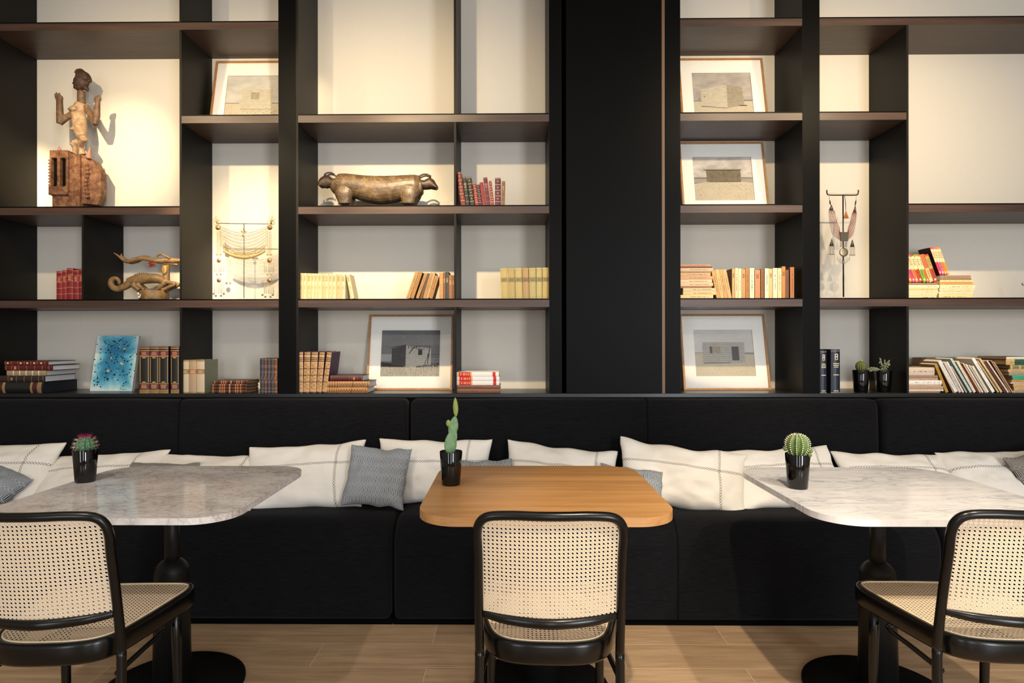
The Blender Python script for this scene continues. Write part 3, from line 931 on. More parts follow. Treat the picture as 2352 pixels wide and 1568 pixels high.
def ribbed(m, cz, rx, rz, ribs, depth, mt, n_around=None, tilt=0, egg=0.0):
    nA = ribs * 6; nZ = 22; vs = []; fs = []
    for i in range(nZ + 1):
        th = pi * i / nZ
        for k in range(nA):
            a = 2 * pi * k / nA; q = 1 - depth * abs(sin(ribs * a / 2)) ** .8 * sin(th)
            rr = rx * sin(th) * q * (1 + egg * -cos(th))
            vs.append((rr * cos(a), rr * sin(a), cz - rz * cos(th) * (1 - .12 * depth * 0)))
    for i in range(nZ):
        for k in range(nA):
            k2 = (k + 1) % nA; fs.append((i * nA + k, i * nA + k2, (i + 1) * nA + k2, (i + 1) * nA + k))
    m.add(vs, fs, mt, True)


def spikes(m, c, out, n, L, rad, mt, spread=.9):
    out = out.normalized()
    for _ in range(n):
        d = (out + Vector((random.uniform(-1, 1), random.uniform(-1, 1), random.uniform(-1, 1))) * spread).normalized()
        s = d.orthogonal().normalized() * rad; t = d.cross(s).normalized() * rad
        tip = c + d * L * random.uniform(.6, 1.1)
        m.add([c + s, c - s * .5 + t * .86, c - s * .5 - t * .86, tip], [(0, 1, 3), (1, 2, 3), (2, 0, 3), (0, 2, 1)], mt)

# left: dark green, pink spines
q = PZ(196, 1108, TZ); q.y = 2.235; q.x = PY(196, 1100, 2.235).x
p = thing('potted_cactus', 'round cactus with pink spines in a black pot, on the brown-veined marble table', 'cactus', (q.x, q.y, TZ + .0005))
pot_parts(p)
g1 = mk_carved('dark_green_cactus', [(30, 62, 40), (66, 112, 76), (104, 150, 112)], 70, .5, .3)
m = MB(); ribbed(m, .133, .033, .032, 11, .26, g1)
cact = m.build('cactus_body', p)
ms = MB(); pw = cm((226, 206, 190), .5, 0, .1); pk = cm((190, 40, 104), .5, 0, .2); rd = cm((176, 92, 84), .5, 0, .2)
for k in range(11):
    a = 2 * pi * (k + .0) / 11
    for th in (.45, .85, 1.25, 1.65, 2.05):
        c0 = Vector((.034 * sin(th) * cos(a), .034 * sin(th) * sin(a), .133 + .033 * cos(th)))
        out = (c0 - Vector((0, 0, .133)))
        spikes(ms, c0, out, 8 if th > .6 else 10, .014 if th > .6 else .019, .00045, pk if th < .6 else (pw if (k + int(th * 10)) % 2 else rd), .75)
        ms.gem(tuple(c0), .0018, pw)
o = ms.build('spines', cact); o['label'] = 'pink and white spines'

# middle: paddle cactus
bx = PY(1036, 1110, 2.195)
p = thing('potted_cactus', 'tall thin paddle cactus in a black pot, on the oak table', 'cactus', (bx.x, 2.195, TZ + .0005))
pot_parts(p)
g2 = mk_carved('blue_green_cactus', [(58, 96, 62), (104, 146, 104), (128, 166, 118)], 60, .5, .2)
g3 = mk_carved('yellow_green_cactus', [(110, 130, 56), (150, 170, 84)], 60, .5, .2)


def paddle(parent, name, cx, cy, z0, h, w, th, lean, yaw, mt, dots=True):
    mb = MB(); nA, nZ = 18, 12; vs = []; fs = []
    Mx = Matrix.Translation((cx, cy, z0)) @ Matrix.Rotation(radians(yaw), 4, 'Z') @ Matrix.Rotation(radians(lean), 4, 'Y')
    for i in range(nZ + 1):
        t = i / nZ; s = sin(pi * min(1, t ** .85)) ** .62 if 0 < t < 1 else 0
        s = max(s, .16 if t < .1 else 0)
        for k in range(nA):
            a = 2 * pi * k / nA; vs.append((w / 2 * s * cos(a), th / 2 * (s ** .7 if s > 0 else 0) * sin(a), h * t))
    for i in range(nZ):
        for k in range(nA):
            k2 = (k + 1) % nA; fs.append((i * nA + k, i * nA + k2, (i + 1) * nA + k2, (i + 1) * nA + k))
    mb.add(vs, fs, mt, True, Mx)
    if dots:
        dm = cm((208, 196, 128), .6, 0, .1)
        for r in range(1, int(h / .0042)):
            t = r * .0042 / h; s = sin(pi * min(1, t ** .85)) ** .62 if t < 1 else 0
            for kx in range(-8, 9):
                x = (kx + .5 * (r % 2)) * .0036
                if abs(x) < w / 2 * s * .98:
                    y = th / 2 * (s ** .7) * sqrt(max(0, 1 - (x / (w / 2 * s)) ** 2))
                    for sg in (-1, 1):
                        pt = Mx @ Vector((x, sg * y, h * t)); mb.gem(tuple(pt), .0008, dm)
    return mb.build(name, parent)
S = 2.195 / F_PX


def Lc(px, py):   # local coordinates in the plane of the cactus
    v = PY(px, py, 2.195); return v.x - bx.x, v.z - TZ
paddle(p, 'paddle', *(Lc(1034, 1045)[0], 0, .106), .084, .046, .014, 2, 20, g2)
paddle(p, 'paddle', Lc(1039, 1022)[0], .004, Lc(1040, 1025)[1], .074, .030, .012, 5, -10, g2)
paddle(p, 'paddle', Lc(1037, 1000)[0], .003, Lc(1037, 1004)[1], .078, .036, .012, 10, 15, g2)
paddle(p, 'paddle', Lc(1047, 957)[0], .003, Lc(1047, 957)[1], .070, .019, .010, -2, 0, g3)
paddle(p, 'paddle', Lc(1031, 979)[0], 0, Lc(1031, 980)[1], .026, .018, .010, -6, 0, g3)
paddle(p, 'paddle', Lc(1027, 1037)[0], 0, .108, .036, .012, .008, 4, 0, g2)

# right: ribbed green cactus
bx = PY(1832, 1110, 2.15)
p = thing('potted_cactus', 'ribbed round green cactus in a black pot, on the white marble table', 'cactus', (bx.x, 2.15, TZ + .0005))
pot_parts(p)
g4 = mk_carved('bright_green_cactus', [(44, 66, 26), (80, 106, 46), (112, 134, 70)], 50, .5, .2)
m = MB(); ribbed(m, .146, .040, .043, 12, .22, g4, egg=.18)
cact = m.build('cactus_body', p)
ms = MB(); wl = cm((232, 224, 200), .8, 0, .15)
for k in range(12):
    a = 2 * pi * k / 12
    for i in range(13):
        th = .25 + i * .17
        rr = .0405 * sin(th) * (1 - .18 * -cos(th) * -1)
        c0 = Vector((.040 * sin(th) * (1 + .18 * cos(th)) * cos(a), .040 * sin(th) * (1 + .18 * cos(th)) * sin(a), .146 + .043 * cos(th)))
        ms.ball(c0, .0020, wl, 6)
        spikes(ms, c0, c0 - Vector((0, 0, .146)), 4, .006, .0003, wl, .8)
ms.build('areoles', cact)
for a, zz, rr in ((2.9, .135, .008), (-.3, .132, .009), (.1, .122, .008), (-.8, .120, .008)):
    mm = MB(); c0 = Vector((.040 * cos(a), .040 * sin(a), zz)); mm.ball(c0, rr, g4, 10); spikes(mm, c0, c0 - Vector((0, 0, .146)), 70, rr * 1.7, .0003, wl, 2.0)
    mm.build('offset', cact)

# shelf pots
bx = PY(1977, 890, 3.345)
p = thing('potted_cactus', 'small oval green cactus in a black pot, on the ledge right of the navy books', 'cactus', (bx.x, 3.345, Z0 + .0005))
pot_parts(p, 1, .043, .034, .118)
m = MB(); ribbed(m, .138, .026, .030, 14, .2, mk_carved('olive_cactus', [(60, 72, 26), (106, 118, 48)], 60, .6, .2)); m.ball((.004, -.004, .169), (.006, .006, .005), cm((170, 160, 90), .6), 8)
m.build('cactus_body', p)
bx2 = PY(2029, 890, 3.345)
p = thing('potted_succulent', 'trailing grey-green succulent in a black pot, beside the oval cactus on the ledge', 'succulent', (bx2.x, 3.345, Z0 + .0005))
pot_parts(p, 1, .043, .034, .118)
lf = cm((126, 134, 104), .55, 0, .25, 90)
for (ax, az, L, k) in ((-1.0, .05, .085, 9), (-.35, .85, .06, 7), (.45, .8, .05, 6), (.1, 1, .045, 6)):
    m = MB(); d = Vector((ax, -.15, az)).normalized(); st = Vector((0, 0, .112))
    pth = [st + d * (L * i / 8) + Vector((0, 0, .010 * sin(pi * i / 8))) for i in range(9)]
    m.tube(pth, .0014, lf, 6)
    for i in range(k):
        c0 = st + d * (L * (i + 1.2) / (k + .5)) + Vector((0, 0, .010 * sin(pi * i / k)))
        for sg in (-1, 1):
            s = d.orthogonal().normalized()
            if abs(s.z) < .5: s = Vector((0, 0, 1))
            dd = (s * sg + d * .6 + Vector((0, random.uniform(-.6, .6), 0))).normalized()
            m.tube([c0, c0 + dd * .006, c0 + dd * .013, c0 + dd * .018], [.001, .0038, .0030, .0004], lf, 6)
    m.build('stem', p)


# ------------------------------------------------------------------ books
GOLD = (196, 156, 92)


def book(name, label, w, h, d, bands, board, group, bulge=.10, hard=True, page='page', marks=()):
    """spine at y=0 faces the viewer (-y); origin at the bottom middle of the spine"""
    r = thing(name, label, 'book', group=group)
    t = .0024 if hard else .0007
    t = min(t, w * .2)
    m = MB(); bu = bulge * w; K = 6

    def arcpts(ex):
        return [(-w / 2 + w * i / K, -(bu + ex) * (1 - (2 * i / K - 1) ** 2) - ex * .3) for i in range(K + 1)]
    cur = 0.0
    segs = []
    base = bands[0]
    for (a, b, c, ex) in sorted(bands[1:], key=lambda q: q[0]):
        if a > cur + 1e-4: segs.append((cur, a, base, 0))
        segs.append((a, b, c, ex)); cur = b
    if cur < 1 - 1e-4: segs.append((cur, 1, base, 0))
    for a, b, c, ex in segs:
        gm = cm(c, .42 if hard else .6, 0, .18, 220)
        m.prism(arcpts(ex) + [(w / 2, t), (-w / 2, t)], a * h, b * h, gm, None, False)
    bm_ = cm(board, .5 if hard else .6, 0, .12, 120)
    for s in (-1, 1):
        x0, x1 = (-w / 2, -w / 2 + t) if s < 0 else (w / 2 - t, w / 2)
        m.box(x0, x1, .0002, d, 0, h, bm_)
    for (x0, x1, z0, z1, c) in marks:
        xa, xb = (x0 - .5) * w, (x1 - .5) * w
        ym = -bu * (1 - ((x0 + x1) - 1) ** 2)
        m.box(xa, xb, ym - .0006, ym + .001, z0 * h, z1 * h, cm(c, .5, 0, .1, 300))
    m.build('cover', r)
    g = .003 if hard else .0004
    m = MB(); m.box(-w / 2 + t, w / 2 - t, t, d - g, g, h - g, M[page]); m.build('pages', r)
    return r


def vtitle(c=(60, 44, 34), a=.25, b=.8, dens=.7):
    """small printed dashes running up the spine"""
    out = []; z = a
    while z < b:
        L = random.uniform(.006, .020)
        if random.random() < dens: out.append((.44, .58, z, min(b, z + L), c))
        z += L + random.uniform(.004, .010)
    return out


def htitle(z0, z1, c, rows=3):
    out = []
    for i in range(rows):
        z = z0 + (z1 - z0) * (i + .2) / rows; hh = (z1 - z0) / rows * .45
        a = random.uniform(.18, .28); out.append((a, 1 - a, z, z + hh, c))
    return out


def pxbook_stand(label, group, xl, xr, ytop, zs, Y, bands, board, shift=0, depth=.13, name='book', ybase=None, **kw):
    """xl,xr: base extent in the photograph; shift: how far the top sits to the right (px)"""
    zpx = PPY - (zs - H) * F_PX / Y
    a = PY(xl, zpx, Y); b = PY(xr, zpx, Y); top = PY((xl + xr) / 2, ytop, Y)
    hh = top.z - zs; sh = shift * Y / F_PX; ang = atan2(sh, hh)
    wdt = (b.x - a.x) * cos(ang) * .985
    ht = (hh - abs(sin(ang)) * wdt * .5) / cos(ang)
    bk = book(name, label, wdt, ht, depth, bands, board, group, **kw)
    bk.location = ((a.x + b.x) / 2, Y, zs + wdt / 2 * abs(sin(ang)) + .0006)
    bk.rotation_euler = (0, ang, 0)
    return bk


def pxbook_lie(label, group, xl, xr, y0, y1, Y, bands, board, depth=.13, name='book', z=None, **kw):
    """a flat book, spine to the front; y0,y1: top and bottom of the spine in the photograph"""
    a = PY(xl, y1, Y); b = PY(xr, y0, Y)
    z0 = a.z if z is None else z
    th = (b.z - a.z) * .985
    bk = book(name, label, th, b.x - a.x, depth, bands, board, group, **kw)
    bk.location = (a.x, Y, z0 + th / 2)
    bk.rotation_euler = (0, pi / 2, 0)
    return bk, z0 + (b.z - a.z)


def lay_stack(layers, Y, z0, depth=.13, group=None):
    """layers bottom first: (label, xl, xr, y0, y1, bands, board, kw)"""
    z = z0
    for (lab, xl, xr, y0, y1, bands, board, kw) in layers:
        kw = dict(kw); dd = kw.pop('depth', depth); yy = Y + kw.pop('dy', 0)
        a = PY(xl, (y0 + y1) / 2, yy); b = PY(xr, (y0 + y1) / 2, yy)
        th = (y1 - y0) * yy / F_PX
        bk = book('book', lab, th * .97, b.x - a.x, dd, bands, board, group, **kw)
        bk.location = (a.x, yy, z + th * .5 + .0003); bk.rotation_euler = (0, pi / 2, 0)
        z += th
    return z


def ribs(base, ribc, ts, w=.012, ex=.0008):
    return [base] + [(t - w / 2, t + w / 2, ribc, ex) for t in ts]

# -- red set, upper left
for i, (a, b, y) in enumerate(((129.7, 143.2, 622.8), (143.4, 153.2, 620.5), (153.4, 168.5, 616.2), (168.8, 181.0, 619.6), (181.2, 191.5, 617.5))):
    red = ((128, 26, 30), (136, 30, 34), (124, 30, 30), (132, 28, 32), (120, 24, 28))[i]
    pxbook_stand('red leather book with gold lines, %s from left of the five beside the antelope carving' % ordn(i), 'red books on the left shelf',
                 a, b, y, Z1, 3.30, ribs(red, (202, 150, 96), (.20, .40, .60, .80, .96), .010), (118, 22, 28), depth=.12,
                 marks=htitle(.62, .78, (202, 150, 96), 3) + htitle(.83, .94, (96, 30, 24), 1))

# -- leather row right of the two-headed animal
L5 = [(1058.6, 1069.8, 395.5, -10.5, (116, 38, 30), (210, 170, 120), 'dark red book with gold ornaments, tallest and leftmost'),
      (1070.3, 1079.0, 406.7, -8.3, (30, 30, 26), (170, 160, 110), 'green-black book'),
      (1080.3, 1090.4, 406.7, -8.0, (36, 28, 22), (218, 184, 110), 'black book with large gold ornaments'),
      (1091.7, 1100.0, 420.5, -6.8, (138, 44, 38), (232, 200, 160), 'small red banded book, fourth in line'),
      (1100.2, 1108.0, 423.6, -6.3, (48, 26, 24), (220, 186, 150), 'small dark brown banded book'),
      (1108.4, 1116.8, 419.0, -7.2, (140, 34, 38), (170, 70, 60), 'plain crimson book, sixth in line'),
      (1117.6, 1127.0, 407.8, -8.0, (92, 28, 32), (196, 120, 100), 'maroon book with fine lines, seventh in line'),
      (1128.3, 1135.3, 415.4, -6.3, (136, 48, 40), (236, 206, 170), 'narrow red-brown banded book, eighth in line'),
      (1136.7, 1150.0, 408.8, 0.3, (84, 22, 36), (226, 186, 160), 'thick upright maroon book with gold diamonds'),
      (1151.0, 1158.5, 416.0, 1.8, (124, 84, 48), (196, 156, 96), 'tan-brown book, last at the right end')]
for i, (a, b, y, s, c, rc, nm) in enumerate(L5):
    mk = []
    if i in (0, 2, 3, 4, 7, 8):
        for zz in (.26, .46, .66, .88): mk.append((.43, .57, zz - .022, zz + .022, rc)); mk.append((.36, .64, zz - .008, zz + .008, rc))
    else:
        mk = htitle(.62, .8, rc, 4)
    bands = [c] if i == 5 else ribs(c, rc, (.16, .36, .56, .76, .97), .012)
    pxbook_stand(nm + ', in the leaning leather row', 'leather books beside the two-headed animal', a, b, y, Z2, 3.285, bands, tuple(int(v * .8) for v in c), s, .10, marks=mk)

# -- cream set with oval emblems
ed = [105, 158, 208, 270, 315, 360, 420, 465, 512, 560, 618, 683, 745]
ol_c = (150, 128, 84)


def emblem():
    o = []
    for k in range(10):
        a = 2 * pi * k / 10; o.append((.5 + .26 * cos(a) - .045, .5 + .26 * cos(a) + .045, .46 + .075 * sin(a) - .009, .46 + .075 * sin(a) + .009, ol_c))
    o.append((.44, .56, .43, .49, ol_c)); o += [(.40, .60, .24, .25, ol_c), (.44, .56, .20, .21, ol_c)]
    o += htitle(.72, .92, ol_c, 4)
    return o
for i in range(12):
    c = ((208, 194, 150), (214, 200, 158), (200, 184, 136), (212, 200, 160))[i % 4]
    pxbook_stand('cream book with oval emblem, %s from left in the upright cream set' % ordn(i), 'cream books with oval emblems',
                 670 + ed[i] / 6.03, 670 + (ed[i + 1] - 1.5) / 6.03, 590 + (225 + i * 1.4) / 6.03, Z1, 3.285, ribs(c, (184, 166, 118), (.70, .94), .008, .0003), (216, 204, 168), 0, .10, marks=emblem(), hard=False, bulge=.14)
pxbook_stand('cream book with oval emblem leaning at the right end of the cream set', 'cream books with oval emblems',
             670 + 815 / 6.03, 670 + 868 / 6.03, 590 + 243 / 6.03, Z1, 3.285, ribs((214, 202, 160), (184, 166, 118), (.70, .94), .008, .0003), (216, 204, 168), -11.2, .10, marks=emblem(), hard=False, bulge=.14)

# -- brown paperbacks leaning right, then five upright
BR = [(1583, 1635, 1720, 1760, 205, (176, 138, 84)), (1640, 1690, 1770, 1815, 207, (164, 122, 72)), (1715, 1760, 1842, 1885, 225, (170, 128, 78)),
      (1770, 1812, 1885, 1918, 228, (96, 72, 48)), (1815, 1858, 1925, 1958, 222, (172, 134, 88)), (1860, 1890, 1962, 1998, 217, (186, 152, 104)), (1892, 1950, 1990, 2045, 262, (164, 118, 70))]
for i, (a, b, c, d, y, colr) in enumerate(BR):
    pxbook_stand('tan paperback leaning right, %s from left of seven behind glowing shelf light' % ordn(i) if False else 'tan leaning paperback, %s from left of the leaning seven' % ordn(i),
                 'leaning tan paperbacks in the middle bookcase', 670 + a / 6.03, 670 + b / 6.03, 590 + y / 6.03, Z1, 3.285, [colr, (.0, .02, (120, 90, 56), 0)], (110, 80, 48),
                 ((c + d) / 2 - (a + b) / 2) / 6.03, .11, hard=False, bulge=.05, marks=vtitle((92, 66, 40), .35, .85), page='page_dark')
for i, (a, b, y, colr, nm) in enumerate(((2044, 2098, 225, (178, 134, 78), 'thick tan'), (2101, 2129, 215, (124, 76, 44), 'thin brown'), (2131, 2175, 205, (54, 58, 50), 'dark green'),
                                         (2178, 2219, 250, (142, 96, 56), 'short brown'), (2221, 2252, 255, (126, 84, 50), 'short narrow brown'))):
    pxbook_stand(nm + ' upright book against the thin divider, right of the leaning tan paperbacks', 'upright books by the thin divider',
                 670 + a / 6.03, 670 + b / 6.03, 590 + y / 6.03, Z1, 3.285, ribs(colr, tuple(min(255, int(v * 1.3)) for v in colr), (.2, .85), .01), colr, 0, .11, marks=htitle(.6, .78, (200, 170, 110), 3), bulge=.06)

# -- seven khaki volumes
e7 = [1735, 1793, 1850, 1908, 1960, 2018, 2065, 2118]
for i in range(7):
    c = ((176, 158, 98), (168, 150, 92), (180, 164, 104), (170, 140, 92), (176, 160, 104), (182, 168, 110), (186, 166, 100))[i]
    sh = -(6 - i) * .5
    pxbook_stand('khaki cloth volume, %s from left of the matching seven in the middle bookcase' % ordn(i), 'matching khaki volumes',
                 640 + e7[i] / 3.409 - sh, 640 + (e7[i + 1] - 3) / 3.409 - sh, 460 + (533 - i) / 3.409, Z1, 3.285, ribs(c, (142, 122, 70), (.06, .93), .008, 0) + [(.54, .70, tuple(int(v * .82) for v in c), 0)], (166, 148, 92), sh, .13,
                 marks=htitle(.57, .67, (110, 90, 50), 2), bulge=.12)

# -- narrow bookcase: stack + upright paperbacks
st = [(452, 440, 478, (226, 196, 148)), (482, 402, 440, (222, 188, 132)), (482, 365, 400, (206, 182, 150)), (436, 344, 364, (146, 108, 80)), (450, 308, 343, (214, 180, 140)), (441, 273, 307, (206, 186, 160)),
      (446, 236, 272, (196, 152, 108)), (425, 200, 235, (190, 158, 122)), (430, 183, 199, (150, 116, 88)), (451, 146, 181, (194, 170, 140)), (440, 127, 144, (96, 62, 44)), (425, 105, 125, (186, 130, 92))]
lay_stack([('%s flat paperback counted from the bottom of the stack at the pillar side' % ordn(i), 1540 + (r - 350) / 4.61, 1540 + r / 4.61, 580 + y0 / 4.61, 580 + y1 / 4.61,
            [c, (.0, .015, tuple(int(v * .8) for v in c), 0)], tuple(int(v * .92) for v in c), dict(hard=False, bulge=.03, marks=vtitle((70, 46, 36), .3, .85, .8)))
           for i, (r, y0, y1, c) in enumerate(st)], 3.29, Z1 + .0004, .12, 'flat paperbacks stacked beside the pillar')
for i, (a, b, c, d, y) in enumerate(((488, 528, 430, 475, 186), (530, 568, 475, 510, 180), (570, 608, 512, 550, 180), (610, 650, 550, 590, 178))):
    colr = ((190, 150, 96), (206, 172, 116), (196, 152, 100), (202, 164, 116))[i]
    pxbook_stand('yellowed paperback leaning left on the flat stack, %s from left of four' % ordn(i), 'yellowed paperbacks leaning on the stack',
                 1540 + a / 4.61, 1540 + b / 4.61, 580 + y / 4.61, Z1, 3.29, [colr], (150, 110, 66), ((c + d) / 2 - (a + b) / 2) / 4.61, .12, hard=False, bulge=.04, marks=vtitle((86, 56, 36), .2, .8))
U5 = [(652, 680, 170, (196, 156, 104), 'tan'), (683, 718, 165, (222, 196, 152), 'cream'), (720, 752, 170, (230, 210, 174), 'pale narrow'), (754, 794, 175, (186, 142, 92), 'tan lettered'),
      (797, 834, 168, (166, 116, 66), 'brown'), (838, 888, 165, (234, 216, 184), 'white'), (894, 950, 185, (186, 132, 92), 'reddish tan'), (956, 990, 175, (128, 84, 50), 'dark brown narrow'),
      (998, 1042, 168, (240, 224, 190), 'bright white'), (1044, 1080, 172, (222, 178, 120), 'yellow-tan'), (1084, 1132, 165, (236, 218, 184), 'wide cream'), (1136, 1176, 166, (228, 202, 156), 'cream topped'),
      (1179, 1218, 147, (178, 122, 70), 'tall brown'), (1221, 1254, 184, (106, 72, 48), 'short dark brown'), (1266, 1310, 155, (160, 102, 62), 'orange-brown')]
for i, (a, b, y, c, nm) in enumerate(U5):
    pxbook_stand('%s upright paperback, %s from left in the row under the framed concrete hut' % (nm, ordn(i)), 'upright paperbacks under the framed concrete hut',
                 1540 + a / 4.61, 1540 + b / 4.61, 580 + y / 4.61, Z1, 3.29, ribs(c, tuple(int(v * .8) for v in c), (.88,), .006, 0), tuple(int(v * .6) for v in c), 0, .12, hard=False, bulge=.05,
                 marks=vtitle((76, 52, 36), .25, .8, .75) if i % 3 else htitle(.7, .85, (90, 60, 44), 3))

# -- right bookcase, second shelf: two stacks and coloured paperbacks
s8 = 8.055
YR = 3.42
stA = [(218, 735, 1110, 1191, (226, 206, 160)), (218, 750, 1071, 1110, (232, 214, 172)), (218, 765, 1021, 1070, (230, 212, 176)), (218, 760, 971, 1018, (220, 196, 140)), (218, 782, 915, 970, (236, 222, 188)), (218, 755, 872, 912, (158, 128, 100))]
zA = lay_stack([('%s flat cream booklet from the bottom, under the coloured paperbacks' % ordn(i), 2060 + x0 / s8 - 8, 2060 + x1 / s8, 540 + y0 / s8, 540 + y1 / s8, [c], c, dict(hard=False, bulge=.03, marks=vtitle((120, 90, 66), .5, .9, .5)))
                for i, (x0, x1, y0, y1, c) in enumerate(stA)], YR, Z1 + .0004, .12, 'cream booklets under the coloured paperbacks')
stB = [(775, 1400, 1086, 1191, (226, 206, 152)), (770, 1408, 1051, 1085, (236, 220, 184)), (790, 1415, 1021, 1050, (226, 206, 160)), (785, 1432, 986, 1020, (234, 216, 176)), (795, 1448, 916, 985, (236, 218, 174)),
       (790, 1428, 886, 914, (206, 168, 104)), (785, 1395, 861, 885, (200, 140, 84)), (795, 1408, 821, 860, (228, 206, 150)), (790, 1382, 797, 820, (150, 112, 72)), (800, 1368, 732, 795, (156, 132, 112))]
zB = lay_stack([('%s flat booklet from the bottom of the free-standing cream stack at the right' % ordn(i), 2060 + x0 / s8, 2060 + x1 / s8, 540 + y0 / s8, 540 + y1 / s8, [c], c, dict(hard=False, bulge=.03, marks=vtitle((120, 90, 66), .1, .9, .45)))
                for i, (x0, x1, y0, y1, c) in enumerate(stB)], YR, Z1 + .0004, .12, 'cream booklets in the right stack')
OR, PKc, GR, PE, RU, PU, GO = (222, 106, 46), (196, 60, 116), (112, 168, 44), (230, 176, 120), (176, 66, 34), (190, 92, 150), (216, 150, 50)
CR = (236, 206, 160)
T1 = [(232, 292, OR, 'orange and cream'), (294, 348, PKc, 'magenta and white'), (350, 410, (224, 120, 60), 'light orange and cream'), (412, 486, RU, 'rust and cream'), (490, 558, GR, 'bright green and cream'), (561, 603, OR, 'narrow orange'), (606, 682, (226, 120, 66), 'orange and peach'), (686, 764, (170, 58, 34), 'brick red and olive')]
for i, (a, b, c, nm) in enumerate(T1):
    bd = [CR, (0, .46, c, 0), (.93, 1, c, 0)]
    if i == 6: bd = [PE, (.5, 1, (222, 102, 50), 0)]
    if i == 7: bd = [(176, 150, 80), (0, .48, c, 0), (.94, 1, (190, 60, 40), 0)]
    pxbook_stand(nm + ' paperback, leaning in the coloured group on the cream booklets', 'coloured paperbacks on the cream booklets',
                 2060 + a / s8, 2060 + b / s8, 540 + 358 / s8, zA + .001, YR, bd, (60, 20, 24), -185 / s8, .10, hard=False, bulge=.04,
                 marks=[(.28, .72, .06, .12, (240, 226, 200))] + vtitle((70, 36, 40), .2, .42) + htitle(.6, .85, (150, 110, 80), 4))
for i, (a, b, c, nm) in enumerate(((792, 838, (206, 60, 84), 'red-pink'), (841, 888, PU, 'purple'), (890, 935, (224, 124, 52), 'bright orange'), (938, 978, GO, 'golden yellow'))):
    pxbook_stand(nm + ' and cream paperback, leaning on top of the right booklet stack', 'coloured paperbacks on the right booklet stack',
                 2060 + a / s8, 2060 + b / s8, 540 + 224 / s8, zB + .001, YR, [CR, (0, .46, c, 0), (.93, 1, c, 0)], (60, 20, 24), -185 / s8, .10, hard=False, bulge=.04,
                 marks=[(.28, .72, .06, .12, (240, 226, 200))] + vtitle((70, 36, 40), .2, .42) + htitle(.6, .85, (150, 110, 80), 4))

# -- bottom left stack
s9 = 6.918
def g9(x, y): return (x / s9, 760 + y / s9)
lay_stack([
    ('large black gilt-cornered book, bottom of the leather stack at the far left', -22, 697 / s9, 760 + 812 / s9, 760 + 990 / s9,
     [(20, 22, 22), (.00, .02, (150, 122, 80), 0), (.13, .24, (70, 26, 24), 0), (.24, .29, (150, 122, 80), .0004), (.76, .80, (150, 122, 80), .0004), (.80, .89, (70, 26, 24), 0), (.89, .97, (140, 112, 76), .0004)], (14, 18, 26), dict(depth=.26, bulge=.14, page='page_navy')),
    ('dark brown ribbed book, second from the bottom of the leather stack at the far left', -8, 715 / s9, 760 + 705 / s9, 760 + 808 / s9, ribs((40, 30, 24), (118, 96, 80), (.25, .42, .58, .73, .88, .97)), (24, 20, 18), dict(depth=.23, bulge=.12, page='page_white', marks=htitle(.28, .38, (150, 110, 80), 1))),
    ('tan marbled book with white bands, middle of the leather stack at the far left', 112 / s9, 742 / s9, 760 + 622 / s9, 760 + 704 / s9, ribs((158, 138, 104), (232, 226, 214), (.17, .33, .49, .65, .81), .022, .001), (130, 112, 84), dict(depth=.22, bulge=.12, page='page_white')),
    ('maroon book with fine gold lines, second from the top of the leather stack', 82 / s9, 838 / s9, 760 + 534 / s9, 760 + 620 / s9, ribs((84, 22, 26), (176, 112, 84), (.03, .15, .30, .46, .63, .79, .93), .008), (20, 16, 18), dict(depth=.21, bulge=.14, page='page_white', marks=htitle(.18, .28, (200, 120, 90), 1))),
    ('dark red book with gold flower ornaments, top of the leather stack at the far left', 76 / s9, 765 / s9, 760 + 466 / s9, 760 + 532 / s9, ribs((92, 30, 24), (168, 106, 66), (.02, .16, .31, .46, .61, .76, .93), .010), (60, 22, 20), dict(depth=.21, bulge=.14, page='page_white',
     marks=[(.3, .7, t - .02, t + .02, (228, 196, 140)) for t in (.08, .38, .53, .69, .85)]))], 3.268, Z0 + .0004, .2, 'leather books stacked at the far left')

# -- four tall black and gold volumes
s65 = 6.533
for i, (a, b) in enumerate(((131, 284), (286, 424), (426, 570), (600, 730))):
    bands = [(22, 20, 18), (0, .05, (150, 116, 66), 0), (.06, .075, (196, 160, 96), 0), (.09, .20, (92, 24, 24), 0), (.20, .215, (170, 136, 84), 0), (.78, .80, (176, 144, 90), 0), (.80, .90, (98, 26, 26), 0), (.905, .92, (176, 144, 90), 0), (.95, .965, (176, 144, 90), 0), (.975, 1.0, (120, 84, 50), 0)]
    gl = (186, 152, 96)
    mk = [(.06, .12, .23, .765, gl), (.88, .94, .23, .765, gl), (.30, .70, .225, .24, gl), (.30, .70, .755, .77, gl), (.40, .60, .24, .25, gl), (.40, .60, .745, .755, gl)] + htitle(.10, .19, (206, 170, 130), 3) + htitle(.81, .89, (206, 150, 120), 3)
    pxbook_stand('tall black book with red labels, %s of four right of the blue canvas' % ordn(i), 'tall black and gilt volumes', 300 + a / s65, 300 + b / s65, 760 + 232 / s65, Z0, 3.268, bands, (20, 18, 16), 0, .17, marks=mk, bulge=.07)
# -- three pale volumes
for i, (a, b) in enumerate(((760, 878), (880, 990), (992, 1112))):
    c = ((196, 180, 150), (178, 150, 118), (198, 180, 150))[i]
    pxbook_stand('pale flecked volume, %s from left of three below the metal neckpiece' % ordn(i), 'pale flecked volumes', 300 + a / s65, 300 + b / s65, 760 + 434 / s65, Z0, 3.268,
                 [c, (.0, .04, (150, 126, 84), 0), (.58, .72, (146, 108, 70) if i != 1 else (170, 116, 80), .0003), (.95, 1.0, (150, 126, 84), 0)], (128, 134, 112), 0, .15, marks=htitle(.60, .69, (210, 186, 140), 2), bulge=.10)
